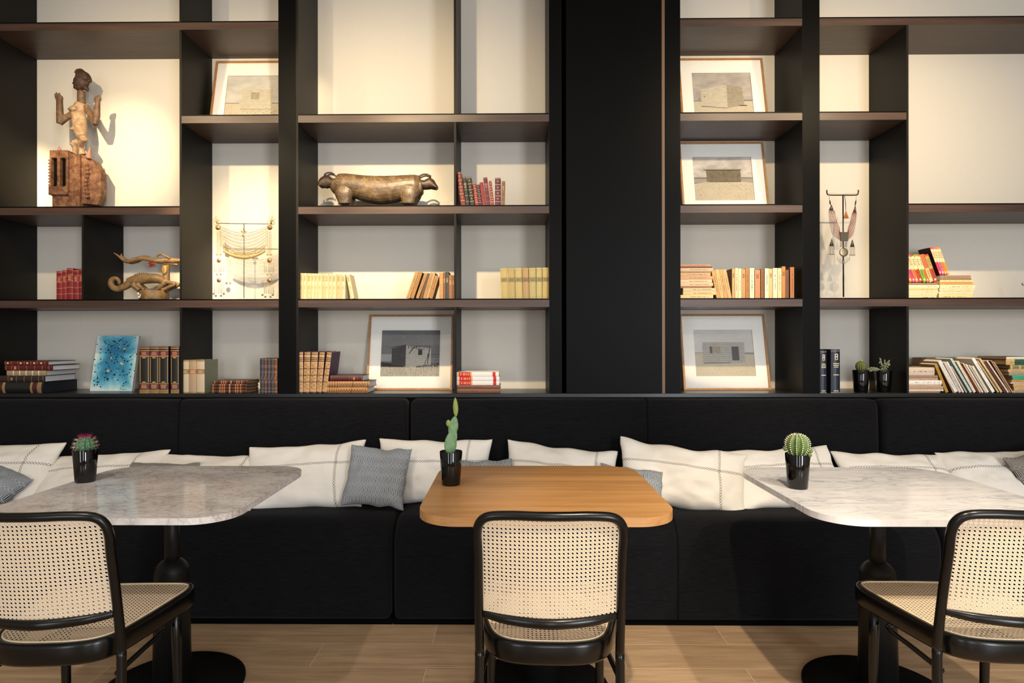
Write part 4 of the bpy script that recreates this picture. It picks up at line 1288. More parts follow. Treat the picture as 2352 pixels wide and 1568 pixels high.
# -- lying braided set
lay_stack([('%s brown book with slanted gilt braid, counted from the bottom of its flat pile' % ordn(i), 300 + x0 / s65, 300 + x1 / s65, 760 + y0 / s65, 760 + y1 / s65,
            [(84, 42, 26), (.02, .05, (160, 110, 66), 0), (.12, .16, (40, 26, 20), 0), (.22, .25, (176, 116, 72), .0003), (.28, .31, (176, 116, 72), .0003), (.34, .37, (176, 116, 72), .0003), (.42, .46, (40, 28, 22), 0), (.49, .52, (196, 150, 96), 0), (.55, .58, (40, 28, 22), 0),
             (.66, .69, (176, 116, 72), .0003), (.72, .75, (176, 116, 72), .0003), (.80, .83, (176, 116, 72), .0003), (.90, .94, (40, 26, 20), 0)], (72, 36, 22), dict(bulge=.16, page='page_dark'))
           for i, (x0, x1, y0, y1) in enumerate(((1218, 1752, 884, 930), (1220, 1750, 838, 883), (1222, 1752, 788, 836), (1245, 1768, 736, 786)))], 3.268, Z0 + .0004, .15, 'flat brown books with gilt braid')
for i in range(5):
    a, b = (1942, 1996, 2044, 2096, 2148, 2202)[i:i + 2]
    c = ((40, 42, 48), (76, 48, 34), (58, 42, 48), (44, 44, 40), (96, 56, 30))[i]
    g = tuple(min(255, int(v * 1.9 + 20)) for v in c)
    pxbook_stand('narrow dark ribbed book, %s from left of five by the wide black upright' % ordn(i), 'narrow dark books by the wide upright', 300 + a / s65, 300 + b / s65, 760 + 412 / s65, Z0, 3.268,
                 ribs(c, g, (.05, .14, .30, .34, .58, .62, .75, .79, .97), .012), c, 0, .14, marks=[(.25 + .1 * k, .40 + .1 * k, .38 + .04 * k, .42 + .04 * k, g) for k in range(4)], bulge=.16)

# -- gilt set, middle bookcase bottom
s47 = 4.704
for i, (a, b, c, d) in enumerate(((55, 121, 57, 127), (123, 189, 138, 205), (191, 262, 213, 290), (264, 322, 300, 362), (326, 378, 378, 440))):
    gl = (196, 158, 106)
    mk = []
    random.seed(40 + i)
    for k in range(26):
        zz = .10 + .62 * k / 26; xx = .5 + .22 * sin(k * 1.7 + i); mk.append((xx - .13, xx + .13, zz, zz + .009, (92, 62, 36)))
    pxbook_stand('tall gilt-patterned tan book, %s from left of five in the middle bookcase' % ordn(i), 'tall gilt-patterned books', 670 + a / s47, 670 + b / s47, 700 + 506 / s47, Z0, 3.268,
                 [(188, 148, 98), (0, .03, (70, 44, 28), 0), (.26, .28, (110, 76, 46), .0004), (.42, .44, (110, 76, 46), .0004), (.58, .60, (110, 76, 46), .0004), (.76, .78, (74, 50, 32), .0005), (.80, .82, (74, 50, 32), .0005), (.84, .86, (74, 50, 32), .0005), (.93, .95, (74, 50, 32), 0), (.98, 1, (70, 44, 28), 0)],
                 (64, 30, 72), ((c + d) / 2 - (a + b) / 2) / s47, .17, marks=mk, bulge=.14)
random.seed(9)
lay_stack([
    ('tan gilt-patterned flat book at the bottom, in front of the framed photograph', 670 + 385 / s47, 670 + 820 / s47, 700 + 888 / s47, 700 + 950 / s47, ribs((164, 116, 66), (84, 56, 34), (.06, .12, .18, .24, .60, .95), .012), (90, 60, 36), dict(depth=.17, bulge=.16, page='page_white', marks=[(.3 + .2 * (k % 2), .5 + .2 * (k % 2), .28 + k * .033, .30 + k * .033, (82, 54, 32)) for k in range(19)])),
    ('tan gilt-patterned flat book second from bottom, in front of the framed photograph', 670 + 385 / s47, 670 + 845 / s47, 700 + 821 / s47, 700 + 887 / s47, ribs((170, 122, 70), (84, 56, 34), (.06, .12, .18, .24, .60, .95), .012), (30, 24, 20), dict(depth=.17, bulge=.16, page='page_white', marks=[(.3 + .2 * (k % 2), .5 + .2 * (k % 2), .28 + k * .033, .30 + k * .033, (82, 54, 32)) for k in range(19)])),
    ('maroon flat book on top of the two gilt-patterned ones', 670 + 418 / s47, 670 + 766 / s47, 700 + 755 / s47, 700 + 819 / s47, ribs((78, 26, 24), (150, 84, 60), (.03, .60, .66, .84, .97), .008), (56, 20, 20), dict(depth=.16, bulge=.14, page='page_white', marks=htitle(.68, .82, (170, 110, 80), 1)))],
    3.268, Z0 + .0004, .17, 'flat books in front of the framed photograph')
# -- white and red guide books
s17 = 16.8
RW = [(232, 230, 228), (.045, .075, (226, 160, 96), 0), (.075, .335, (190, 28, 40), 0), (.335, .375, (226, 160, 96), 0), (.855, .925, (196, 34, 36), 0)]
lt = [(.22, .78, t, t + .022, (232, 150, 90)) for t in (.11, .17, .20, .245, .29)]
lay_stack([
    ('thin brown book at the very bottom of the white and red pile', 1040 + 60 / s17, 1040 + 1830 / s17, 830 + 1053 / s17, 830 + 1215 / s17, [(124, 82, 58), (.0, .01, (150, 110, 80), 0)], (112, 74, 54), dict(bulge=.1, marks=vtitle((70, 44, 34), .08, .5))),
    ('brown book with dark lettering just below the three white and red ones', 1040 + 80 / s17, 1040 + 1840 / s17, 830 + 908 / s17, 830 + 1052 / s17, [(122, 78, 56), (.0, .01, (150, 110, 80), 0)], (108, 70, 50), dict(bulge=.1, marks=vtitle((60, 34, 28), .08, .58, .9))),
    ('white book with red label, lowest of the three', 1040 + 136 / s17, 1040 + 1800 / s17, 830 + 748 / s17, 830 + 907 / s17, RW, (226, 224, 222), dict(hard=False, bulge=.06, marks=lt, page='page_white')),
    ('white book with red label, middle of the three', 1040 + 140 / s17, 1040 + 1802 / s17, 830 + 576 / s17, 830 + 747 / s17, RW, (226, 224, 222), dict(hard=False, bulge=.06, marks=lt, page='page_white')),
    ('white book with red label, top of the three', 1040 + 112 / s17, 1040 + 1775 / s17, 830 + 400 / s17, 830 + 575 / s17, RW, (226, 224, 222), dict(hard=False, bulge=.06, marks=lt, page='page_white'))],
    3.268, Z0 + .0004, .15, 'white and red books on brown ones')
# -- navy volumes
s48 = 4.88
for i, (a, b, y) in enumerate(((58, 140, 510), (186, 290, 500))):
    gl = (206, 196, 170)
    mk = [(.36, .70, .88, .90, gl), (.36, .44, .78, .88, gl), (.62, .70, .78, .88, gl), (.44, .62, .82, .845, gl), (.36, .70, .76, .775, gl)] + htitle(.58, .70, gl, 3) + htitle(.40, .44, gl, 1) + htitle(.03, .07, gl, 2)
    pxbook_stand('thick navy leather volume with silver lettering, %s of the pair beside the oval cactus' % ('left' if i == 0 else 'right'), 'thick navy volumes', 1870 + a / s48, 1870 + b / s48, 700 + y / s48, Z0, 3.268,
                 [(24, 32, 52), (.0, .015, (150, 150, 150), 0), (.96, .97, (150, 150, 150), 0)], (14, 16, 24), 0, .16, marks=mk, bulge=.16)
# -- bottom right: flat stack, leaning run, far stack
ls = [(1410, 968, 987, (150, 122, 100)), (1450, 950, 967, (226, 210, 190)), (1446, 912, 949, (176, 150, 130)), (1425, 891, 911, (196, 172, 152)), (1430, 844, 890, (232, 228, 224)), (1386, 819, 840, (186, 160, 132)), (1385, 785, 818, (150, 122, 110)), (1347, 694, 784, (202, 186, 170))]
lay_stack([('%s flat paperback from the bottom, left of the leaning run on the ledge' % ordn(i), 1870 + 1060 / s48, 1870 + r / s48, 700 + y0 / s48, 700 + y1 / s48, [c, (.93, .94, (120, 90, 80), 0)], tuple(int(v * .8) for v in c),
            dict(hard=False, bulge=.04, marks=vtitle((120, 80, 70), .2, .9, .5))) for i, (r, y0, y1, c) in enumerate(ls)], 3.275, Z0 + .0004, .12, 'flat paperbacks left of the leaning run')
s11 = 11.09
LR = [(355, 432, 65, 135, 620, (168, 128, 52), 'mustard'), (545, 566, 225, 245, 700, (196, 160, 110), 'thin tan'), (575, 680, 140, 240, 535, (212, 212, 212), 'thick grey-white'), (690, 764, 310, 362, 580, (196, 184, 174), 'pinkish grey'),
      (786, 830, 365, 432, 568, (222, 222, 224), 'white'), (866, 905, 488, 522, 682, (196, 170, 150), 'short dusty pink'), (968, 1030, 465, 530, 482, (176, 206, 206), 'tall pale blue'), (1060, 1136, 610, 700, 552, (220, 204, 186), 'white and tan'),
      (1170, 1212, 700, 750, 600, (100, 34, 26), 'dark red'), (1222, 1262, 780, 822, 595, (206, 180, 150), 'cream with red lettering'), (1280, 1322, 850, 905, 628, (226, 222, 214), 'plain white'), (1360, 1398, 935, 980, 650, (214, 202, 180), 'slim cream'),
      (1404, 1466, 1010, 1072, 676, (222, 216, 204), 'short cream-white'), (1530, 1622, 1000, 1095, 472, (234, 232, 226), 'tall bright white'), (1672, 1726, 1150, 1195, 540, (186, 160, 116), 'tan speckled'), (1752, 1812, 1195, 1262, 486, (206, 186, 140), 'cream lettered'),
      (1850, 1896, 1320, 1372, 560, (112, 46, 32), 'brown-red'), (1932, 1972, 1395, 1436, 535, (226, 216, 206), 'slim white'), (1990, 2022, 1500, 1540, 530, (170, 132, 100), 'thin brown'), (2046, 2080, 1570, 1610, 570, (186, 146, 112), 'last thin tan')]
for i, (a, b, c, d, y, colr, nm) in enumerate(LR):
    pxbook_stand('%s book in the run leaning left on the ledge at the right' % nm, 'books leaning left on the ledge at the right', 2140 + a / s11, 2140 + b / s11, 780 + y / s11, Z0, 3.275, [colr], (88, 64, 44) if i in (1, 5, 8, 14, 16, 18) else tuple(int(v * .85) for v in colr),
                 ((c + d) / 2 - (a + b) / 2) / s11, .12, hard=False, bulge=.06, marks=vtitle(tuple(int(v * .5) for v in colr), .15, .85, .6))
fs_ = [(2060, 1295, 1352, (160, 148, 120), 'grey-tan'), (2095, 1210, 1292, (196, 164, 124), 'tan lettered'), (2078, 1120, 1206, (202, 162, 112), 'orange-tan'), (2005, 1066, 1108, (186, 182, 172), 'thin grey-white'), (2035, 1000, 1058, (206, 134, 60), 'orange'), (2065, 938, 992, (52, 160, 122), 'lower bright green'),
       (2050, 880, 936, (60, 166, 130), 'upper bright green'), (1968, 790, 872, (150, 148, 128), 'grey'), (1945, 710, 786, (194, 162, 118), 'buff'), (1990, 600, 706, (140, 132, 90), 'mottled green and brown'), (1890, 450, 596, (40, 84, 70), 'dark green tan-labelled'), (1900, 386, 446, (224, 216, 200), 'topmost white')]
lay_stack([('%s flat book in the tall pile cut off by the right edge' % nm, 2140 + x0 / s11, 2140 + x0 / s11 + 76, 780 + y0 / s11, 780 + y1 / s11,
            [c] if i not in (9, 10) else ([c, (.0, .26, (196, 166, 110), .0002)] if i == 10 else ribs(c, (196, 172, 120), (.05, .3, .55, .8), .05, 0)), (34, 26, 20), dict(depth=.2, bulge=.05, hard=i in (9, 10), page='page_dark', marks=vtitle(tuple(int(v * .55) for v in c), .1, .9, .5)))
           for i, (x0, y0, y1, c, nm) in enumerate(fs_)], 3.275, Z0 + .0004, .2, 'flat books in the tall pile at the right edge')
# old brown books lying behind the leaning run
lay_stack([('%s old brown book lying behind the leaning run' % ('lower', 'middle', 'upper', 'topmost')[i], x0, x1, y0, y1, [(92, 72, 48)], (86, 66, 42), dict(depth=.12, bulge=.05, hard=False, page='page_dark'))
           for i, (x0, x1, y0, y1) in enumerate(((2112, 2236, 878, 897), (2110, 2226, 858, 878), (2112, 2240, 840, 858), (2128, 2246, 823, 840)))], 3.44, Z0 + .0004, .12, 'old brown books behind the leaning run')

# ------------------------------------------------------------------ framed photographs
G = lambda v, w=0: cm((v + w, v, v - w), .85, 0, .05, 40)


def mk_block(name, c1, c2, mort, bw, bh):
    m, nt, b = new_mat(name)
    br = nt.nodes.new('ShaderNodeTexBrick'); br.inputs['Scale'].default_value = 1
    br.inputs['Brick Width'].default_value = bw; br.inputs['Row Height'].default_value = bh; br.inputs['Mortar Size'].default_value = bh * .08
    br.inputs['Color1'].default_value = (*lin(c1), 1); br.inputs['Color2'].default_value = (*lin(c2), 1); br.inputs['Mortar'].default_value = (*lin(mort), 1)
    tc = nt.nodes.new('ShaderNodeTexCoord'); mp = nt.nodes.new('ShaderNodeMapping'); mp.inputs['Rotation'].default_value = (radians(-90), 0, 0)
    nt.links.new(tc.outputs['Object'], mp.inputs[0]); nt.links.new(mp.outputs[0], br.inputs['Vector'])
    nt.links.new(br.outputs['Color'], b.inputs['Base Color']); b.inputs['Roughness'].default_value = .85
    return m
BLK_L = mk_block('printed_block_pale', (206, 198, 178), (190, 182, 164), (130, 122, 108), .0165, .0085)
BLK_S = mk_block('printed_block_side', (176, 166, 146), (160, 150, 132), (104, 96, 82), .013, .0085)
BLK_G = mk_block('printed_block_grey', (180, 176, 166), (170, 166, 156), (142, 138, 130), .020, .0115)
BLK_D = mk_block('printed_block_dark', (70, 70, 70), (56, 56, 56), (30, 30, 30), .020, .0105)


def mk_sand(name, a, b_, spec, dens=.36):
    m, nt, b = new_mat(name)
    n1 = NOISE(nt, OBJ(nt, (1, 1, 1)), 14, 4)
    n2 = NOISE(nt, OBJ(nt, (200, 200, 330)), 1, 2)
    c = MIX(nt, n1, lin(a), lin(b_))
    nt.links.new(MIX(nt, RAMP(nt, n2, [(dens - .04, 1.0), (dens + .05, 0.0)]), c, lin(spec)), b.inputs['Base Color']); b.inputs['Roughness'].default_value = .85
    return m
SAND = mk_sand('printed_sand', (204, 194, 172), (176, 166, 146), (104, 94, 78))
SAND_G = mk_sand('printed_gravel', (156, 152, 142), (178, 172, 160), (74, 70, 64), .42)


def mk_sky(name, a, b_, lo, hi, sc=9):
    m, nt, b = new_mat(name)
    n1 = NOISE(nt, OBJ(nt, (1, 1, 2.2)), sc, 6, .6)
    nt.links.new(MIX(nt, RAMP(nt, n1, [(lo, 0.0), (hi, 1.0)]), lin(a), lin(b_)), b.inputs['Base Color']); b.inputs['Roughness'].default_value = .85
    return m
SKY1 = mk_sky('printed_cloud_sky', (160, 152, 146), (182, 174, 164), .40, .62)
SKY2 = mk_sky('printed_bright_cloud', (170, 164, 158), (208, 202, 194), .42, .66, 9)
SKY3 = mk_sky('printed_grey_sky', (98, 98, 100), (116, 116, 116), .3, .7, 6)
SKY4 = mk_sky('printed_pale_sky', (206, 202, 196), (192, 188, 182), .3, .7, 6)
SKY0 = mk_sky('printed_misty_sky', (196, 192, 182), (176, 174, 168), .4, .62, 9)
PW, PH = .340, .272


def photo_scene(kind):
    m = MB(); lay = [0]

    def poly(pts, mt):
        lay[0] += 1; y = -.00012 * lay[0]
        m.add([((x - .5) * PW, y, z * PH) for x, z in pts], [tuple(range(len(pts)))], mt)

    def R(x0, x1, z0, z1, mt): poly([(x0, z0), (x1, z0), (x1, z1), (x0, z1)], mt)
    dk = G(44); md = G(110)
    if kind == 'block_window':
        R(0, 1, 0, 1, SKY0); R(0, 1, 0, .34, SAND); R(.0, .24, .335, .35, md); R(.8, 1, .33, .35, md)
        R(.27, .80, .20, .68, BLK_L); R(.43, .57, .44, .60, BLK_S); R(.26, .81, .190, .20, G(120, 6))
        for k in range(14): R(.3 + .045 * k, .31 + .045 * k + .01, .13 + .03 * sin(k * 2.1), .14 + .03 * sin(k * 2.1), md)
    if kind == 'block_corner':
        R(0, 1, 0, 1, SKY1); R(0, 1, 0, .33, SAND); R(0, .15, .33, .35, md); R(.84, 1, .335, .36, md); R(.095, .108, .35, .41, md)
        poly([(.14, .22), (.57, .17), (.585, .73), (.14, .62)], BLK_L); poly([(.57, .17), (.855, .235), (.84, .645), (.585, .73)], BLK_S)
        poly([(.12, .205), (.57, .16), (.57, .17), (.14, .22)], md); R(.77, .90, .215, .232, dk); R(.185, .195, .42, .45, dk)
    if kind == 'slab_hut':
        R(0, 1, 0, 1, SKY2); R(0, 1, 0, .52, G(150, 8)); R(0, .22, .512, .526, dk); R(.80, 1, .50, .535, G(126, 6))
        poly([(0, 0), (1, 0), (1, .40), (.85, .43), (.5, .445), (.2, .43), (0, .39)], SAND)
        R(.22, .80, .43, .70, mk_carved('printed_render_wall', [(84, 76, 62), (118, 108, 88), (136, 124, 100)], 40, .8, 0)); R(.24, .80, .425, .435, dk)
        poly([(.17, .71), (.83, .715), (.80, .69), (.22, .69)], G(70, 6)); R(.17, .83, .708, .728, G(140, 8))
        poly([(0, .395), (.12, .41), (.22, .43), (.2, .425), (0, .385)], dk)
        for k in range(26): a = random.random(); b = random.random() * .36; R(a * .98, a * .98 + .012, b, b + .008, G(120, 8))
    if kind == 'ruin':
        R(0, 1, 0, 1, SKY3); R(.85, 1, .30, .47, G(120)); R(.84, 1, .455, .47, G(64)); R(.84, 1, .415, .425, dk); R(.90, 1, .345, .352, dk)
        R(0, 1, 0, .24, SAND_G); R(0, .22, .33, .48, G(150)); poly([(0, .21), (.40, .20), (.36, .26), (0, .31)], G(30))
        poly([(.18, .25), (.42, .21), (.42, .66), (.18, .60)], BLK_D); poly([(.42, .21), (.85, .25), (.85, .60), (.42, .67)], BLK_G)
        poly([(.12, .60), (.42, .66), (.42, .69), (.2, .63)], G(36)); R(.63, .70, .46, .58, dk); R(.60, .74, .585, .60, G(60)); poly([(.47, .49), (.53, .62), (.60, .645), (.59, .62), (.545, .60), (.485, .49)], G(62))
        poly([(.79, .26), (.815, .60), (.83, .60), (.80, .26)], G(40)); poly([(.74, .26), (.80, .45), (.805, .44), (.75, .26)], G(50)); poly([(.78, .38), (.83, .46), (.80, .50)], G(50))
        for k in range(9): R(.46 + .045 * k, .475 + .045 * k, .60 + .05 * random.random(), .665, G(60))
        for k in range(34): a = random.random(); R(.6 + a * .38, .6 + a * .38 + .02, .20 + .08 * random.random() * a, .215 + .08 * random.random() * a, G(70))
        for a, b in ((.36, .85), (.60, .85)): poly([(a, b), (a + .05, b), (a + .025, b + .018)], G(150))
    if kind == 'doorway':
        R(0, 1, 0, 1, SKY4); R(0, 1, 0, .51, SAND); R(0, .15, .50, .512, G(140)); R(.85, 1, .47, .51, G(140))
        R(.14, .85, .29, .73, BLK_G); R(.26, .44, .49, .64, BLK_S); R(.26, .30, .49, .64, G(90)); R(.63, .75, .33, .64, G(84)); poly([(.14, .27), (.60, .28), (.60, .295), (.14, .29)], G(110)); R(.62, .77, .325, .335, G(190))
    return m


def frame(label, xc, yb, zb, kind, tilt, group='framed black-and-white photographs', plabel=''):
    r = thing('framed_photograph', label, 'picture', (xc, yb, zb), (-radians(tilt), 0, 0), group)
    W, Hh, b, d = .492, .445, .0105, .020
    m = MB(); wf = M['wood_frame']
    m.box(-W / 2, W / 2, 0, d, 0, b, wf); m.box(-W / 2, W / 2, 0, d, Hh - b, Hh, wf)
    m.box(-W / 2, -W / 2 + b, 0, d, b, Hh - b, wf); m.box(W / 2 - b, W / 2, 0, d, b, Hh - b, wf)
    m.box(-W / 2 + b, W / 2 - b, .012, .018, b, Hh - b, wf)
    m.build('frame', r)
    m = MB(); x0, x1, z0, z1 = -W / 2 + b, W / 2 - b, b, Hh - b; p0, p1, q0, q1 = -PW / 2, PW / 2, .080, .080 + PH
    mt = M['mat_board']
    m.box(x0, p0, .007, .010, z0, z1, mt); m.box(p1, x1, .007, .010, z0, z1, mt); m.box(p0, p1, .007, .010, z0, q0, mt); m.box(p0, p1, .007, .010, q1, z1, mt)
    m.build('mat_board', r)
    photo_scene(kind).build('photograph', r, (0, .0115, q0))
    m = MB(); m.add([(x0, .0045, z0), (x1, .0045, z0), (x1, .0045, z1), (x0, .0045, z1)], [(0, 1, 2, 3)], M['glass']); m.build('glass', r)
    return r
xr = (PY(1568, 893, 3.47).x + PY(1770, 893, 3.47).x) / 2
yF = 3.462; TL = 12.5
yF = DB - .012 - sin(radians(TL)) * .445 - .004
frame('oak-framed photograph of a block cube building on its corner, topmost in the narrow bookcase', xr, yF, Z3 + .001, 'block_corner', TL)
frame('oak-framed photograph of a low concrete hut under clouds, second down in the narrow bookcase', xr + .004, yF, Z2 + .001, 'slab_hut', TL)
frame('oak-framed pale photograph of a block house with a doorway, on the ledge', xr + .008, yF, Z0 + .001, 'doorway', TL)
xd = (PY(840, 893, yF).x + PY(1042, 893, yF).x) / 2
frame('oak-framed photograph of a ruined block hut with rubble, behind the flat books', xd - .004, yF, Z0 + .001, 'ruin', TL)
xa = PY(478, 262, yF).x + .246
frame('oak-framed photograph of a small block hut with one window, above the metal neckpiece', xa, yF, Z3 + .001, 'block_window', TL)

# ------------------------------------------------------------------ blue canvas
def mk_blue():
    m, nt, b = new_mat('blue_paint')
    v = OBJ(nt)
    n1 = NOISE(nt, v, 7, 5, .6, .6); n2 = NOISE(nt, OBJ(nt, (1, 1, .5)), 16, 4)
    sp = nt.nodes.new('ShaderNodeSeparateXYZ'); nt.links.new(v, sp.inputs[0])
    ax = MA(nt, 'DIVIDE', MA(nt, 'ABSOLUTE', sp.outputs[0]), .125)
    az = MA(nt, 'DIVIDE', MA(nt, 'ABSOLUTE', MA(nt, 'SUBTRACT', sp.outputs[2], .185)), .185)
    e = MA(nt, 'ADD', MA(nt, 'POWER', MA(nt, 'MAXIMUM', ax, az), 2.5), MA(nt, 'MULTIPLY', MA(nt, 'SUBTRACT', n1, .5), 1.6))
    c = RAMP(nt, e, [(.0, lin((28, 112, 152))), (.30, lin((70, 158, 188))), (.60, lin((142, 200, 212))), (.9, lin((212, 226, 222)))])
    c = MIX(nt, MA(nt, 'MULTIPLY', n2, .3), c, lin((40, 120, 160)))
    nt.links.new(c, b.inputs['Base Color']); b.inputs['Roughness'].default_value = .5
    return m
w9, h9 = .238, .318
cl = PY(205, 895, 3.40)
p = thing('painted_canvas', 'small blue abstract canvas with black splatters, leaning in the left bookcase', 'painting', (cl.x + w9 / 2, 3.405, Z0 + .001), (-radians(12), 0, 0))
m = MB(); m.box(-w9 / 2, w9 / 2, 0, .022, 0, h9, cm((200, 196, 188), .8, 0, .06)); m.build('canvas', p)
m = MB(); m.add([(-w9 / 2, -.0004, 0), (w9 / 2, -.0004, 0), (w9 / 2, -.0004, h9), (-w9 / 2, -.0004, h9)], [(0, 1, 2, 3)], mk_blue())
random.seed(12); bk_ = cm((16, 18, 28), .4, 0, 0); go = cm((206, 178, 116), .5, 0, .2)


def blot(m, x, z, r, mt, y):
    n = 9; m.add([(x + r * (1 + .25 * random.uniform(-1, 1)) * cos(2 * pi * k / n), y, z + r * (1 + .25 * random.uniform(-1, 1)) * sin(2 * pi * k / n)) for k in range(n)], [tuple(range(n))], mt)
for k in range(190):
    x = random.uniform(-.118, .118); z = random.uniform(.02, .31); blot(m, x, z, random.choice((.0008, .001, .0014, .002, .003, .0042)), bk_, -.0008)
for k in range(26):
    x = random.uniform(-.10, .10); z = random.uniform(.04, .29); a = random.uniform(-.6, 2.4); L = random.uniform(.008, .04)
    x2, z2 = x + L * cos(a), z + L * sin(a)
    if abs(x2) > .12 or not .01 < z2 < .315: continue
    m.tube([(x, -.0008, z), ((x + x2) / 2 + .002, -.0008, (z + z2) / 2), (x2, -.0008, z2)], [.0022, .0009, .0004], bk_, 5); blot(m, x, z, .0045, bk_, -.0009)
for k in range(9): blot(m, random.uniform(-.09, .09), random.uniform(.06, .30), random.uniform(.003, .0075), go, -.0006)
sg = [(.050, .014), (.054, .020), (.057, .013), (.060, .009), (.064, .012), (.068, .009), (.072, .012), (.074, .006), (.080, .011), (.086, .009), (.090, .011)]
m.tube(smooth_path([(a, -.0009, b) for a, b in sg], 4), .0007, bk_, 5)
m.build('paint', p)


# ------------------------------------------------------------------ carvings
def fused(mb, name, parent, voxel, smooth=2):
    o = mb.build(name, parent)
    r = o.modifiers.new('remesh', 'REMESH'); r.mode = 'VOXEL'; r.voxel_size = voxel; r.use_smooth_shade = True
    s = o.modifiers.new('smooth', 'SMOOTH'); s.iterations = smooth; s.factor = .5
    return o

MB.FINE = 2
# -- standing figure on a slotted mask
YS = 3.44
o0 = PY(182, 470, YS)
st_ = thing('carved_figure', 'tall carved figure with raised hands standing on a slotted wooden mask', 'sculpture', (o0.x, YS, Z2 + .0005))


def C1(cx, cy, dy=0.0):
    v = PY(100 + cx / 4.61, 140 + cy / 4.61, YS); return Vector((v.x - o0.x, dy, v.z - Z2))
u = YS / F_PX / 4.61
m = MB(); B = M['carved_mid']
# torso
m.tube([C1(400, 445, 0), C1(385, 500, 0), C1(375, 560, -.005), C1(385, 640, -.004), C1(395, 720, -.008), C1(405, 790, -.002), C1(420, 840, 0)],
       [(55 * u, .022), (72 * u, .030), (70 * u, .034), (72 * u, .032), (72 * u, .034), (54 * u, .028), (36 * u, .022)], M['carved_pale'], 16)
m.ball(C1(362, 535, -.030), (46 * u, .026, 30 * u), M['carved_pale'], 12)   # breast
m.ball(C1(345, 742, -.034), (22 * u, .012, 14 * u), M['carved_pale'], 10)
# legs
m.tube([C1(410, 820, 0), C1(455, 840, -.03), C1(498, 862, -.05)], [(44 * u, .026), (42 * u, .024), (28 * u, .020)], M['carved_pale'], 12)
m.tube([C1(498, 850, -.05), C1(445, 890, -.035), C1(425, 940, -.02), C1(450, 1005, -.02)], [(27 * u, .020), (32 * u, .019), (22 * u, .015), (26 * u, .018)], M['carved_pale'], 12)
m.tube([C1(395, 830, .02), C1(345, 865, .0), C1(318, 880, -.015)], [(34 * u, .022), (34 * u, .020), (24 * u, .018)], M['carved_pale'], 12)
m.tube([C1(320, 870, -.015), C1(335, 920, 0), C1(338, 995, 0)], [(28 * u, .019), (27 * u, .017), (26 * u, .018)], M['carved_pale'], 12)
m.build
fused(m, 'body', st_, .0034)
m = MB()
# arms
m.tube([C1(450, 480, 0), C1(500, 560, -.01), C1(560, 640, -.02), C1(588, 690, -.03)], [(34 * u, .016), (32 * u, .015), (38 * u, .016), (28 * u, .014)], B, 10)
m.tube([C1(585, 695, -.03), C1(598, 600, -.03), C1(610, 470, -.03), C1(608, 440, -.03)], [(28 * u, .015), (38 * u, .016), (24 * u, .012), (32 * u, .012)], B, 10)
m.tube([C1(330, 500, 0), C1(290, 540, -.01)], [.018, .016], B, 10)
m.tube([C1(310, 570, -.01), C1(270, 630, -.03), C1(225, 690, -.04)], [(30 * u, .014), (34 * u, .015), (28 * u, .014)], B, 10)
m.tube([C1(222, 690, -.04), C1(228, 600, -.04), C1(225, 470, -.04), C1(222, 430, -.04)], [(26 * u, .014), (36 * u, .016), (32 * u, .014), (38 * u, .014)], B, 10)
m.tube([C1(305, 520, 0), C1(310, 575, -.01)], [.014, .013], B, 10)
# hands with fingers
m.ball(C1(222, 425, -.04), (40 * u, .014, 36 * u), B, 10)
for fx, top in ((190, 385), (205, 368), (222, 380), (238, 376), (252, 400)): m.tube([C1(fx, 425, -.045), C1(fx, top, -.05)], [8.5 * u, 6.5 * u], B, 8)
m.ball(C1(610, 428, -.03), (32 * u, .014, 34 * u), B, 10)
for fx, top in ((585, 425), (602, 402), (616, 392), (630, 386), (640, 392)): m.tube([C1(fx - 4, 440, -.034), C1(fx, top, -.036)], [8.5 * u, 6 * u], B, 8)
fused(m, 'arms', st_, .0028, 1)
# neck and head
m = MB(); m.tube([C1(400, 320, 0), C1(400, 380, 0), C1(402, 455, 0)], [(40 * u, .018), (40 * u, .019), (44 * u, .02)], B, 14); m.build('neck', st_)
m = MB(); Dk = M['carved_dark']
m.ball(C1(400, 225, 0), (82 * u, .030, 78 * u), Dk, 16)
m.tube([C1(365, 150, 0), C1(395, 160, 0), C1(440, 175, 0), C1(470, 215, 0)], [(60 * u, .022), (62 * u, .026), (56 * u, .028), (40 * u, .026)], Dk, 14)
m.tube([C1(330, 128, 0), C1(355, 108, 0), C1(395, 108, 0), C1(430, 140, 0), C1(465, 190, 0), C1(490, 225, 0)], [6 * u, (20 * u, .008), (26 * u, .01), (26 * u, .01), (20 * u, .01), 8 * u], Dk, 10)
m.tube([C1(340, 190, -.0), C1(326, 225, 0), C1(312, 246, 0)], [10 * u, 11 * u, 13 * u], Dk, 8)      # nose
m.tube([C1(345, 262, 0), C1(318, 266, 0)], [(20 * u, .012), 9 * u], Dk, 8); m.tube([C1(345, 284, 0), C1(318, 283, 0)], [(20 * u, .012), 9 * u], Dk, 8)   # lips
m.tube([C1(400, 285, 0), C1(345, 288, 0)], [(40 * u, .022), (22 * u, .016)], Dk, 10)
m.ball(C1(487, 250, -.026), (16 * u, .006, 28 * u), Dk, 10)   # ear
m.tube([C1(365, 208, -.026), C1(388, 200, -.031), C1(410, 212, -.030)], [5 * u, 8 * u, 4 * u], Dk, 8)   # eyelid
m.tube([C1(450, 290, 0), C1(475, 320, 0)], [(30 * u, .018), 8 * u], Dk, 8)
fused(m, 'head', st_, .0024, 1)
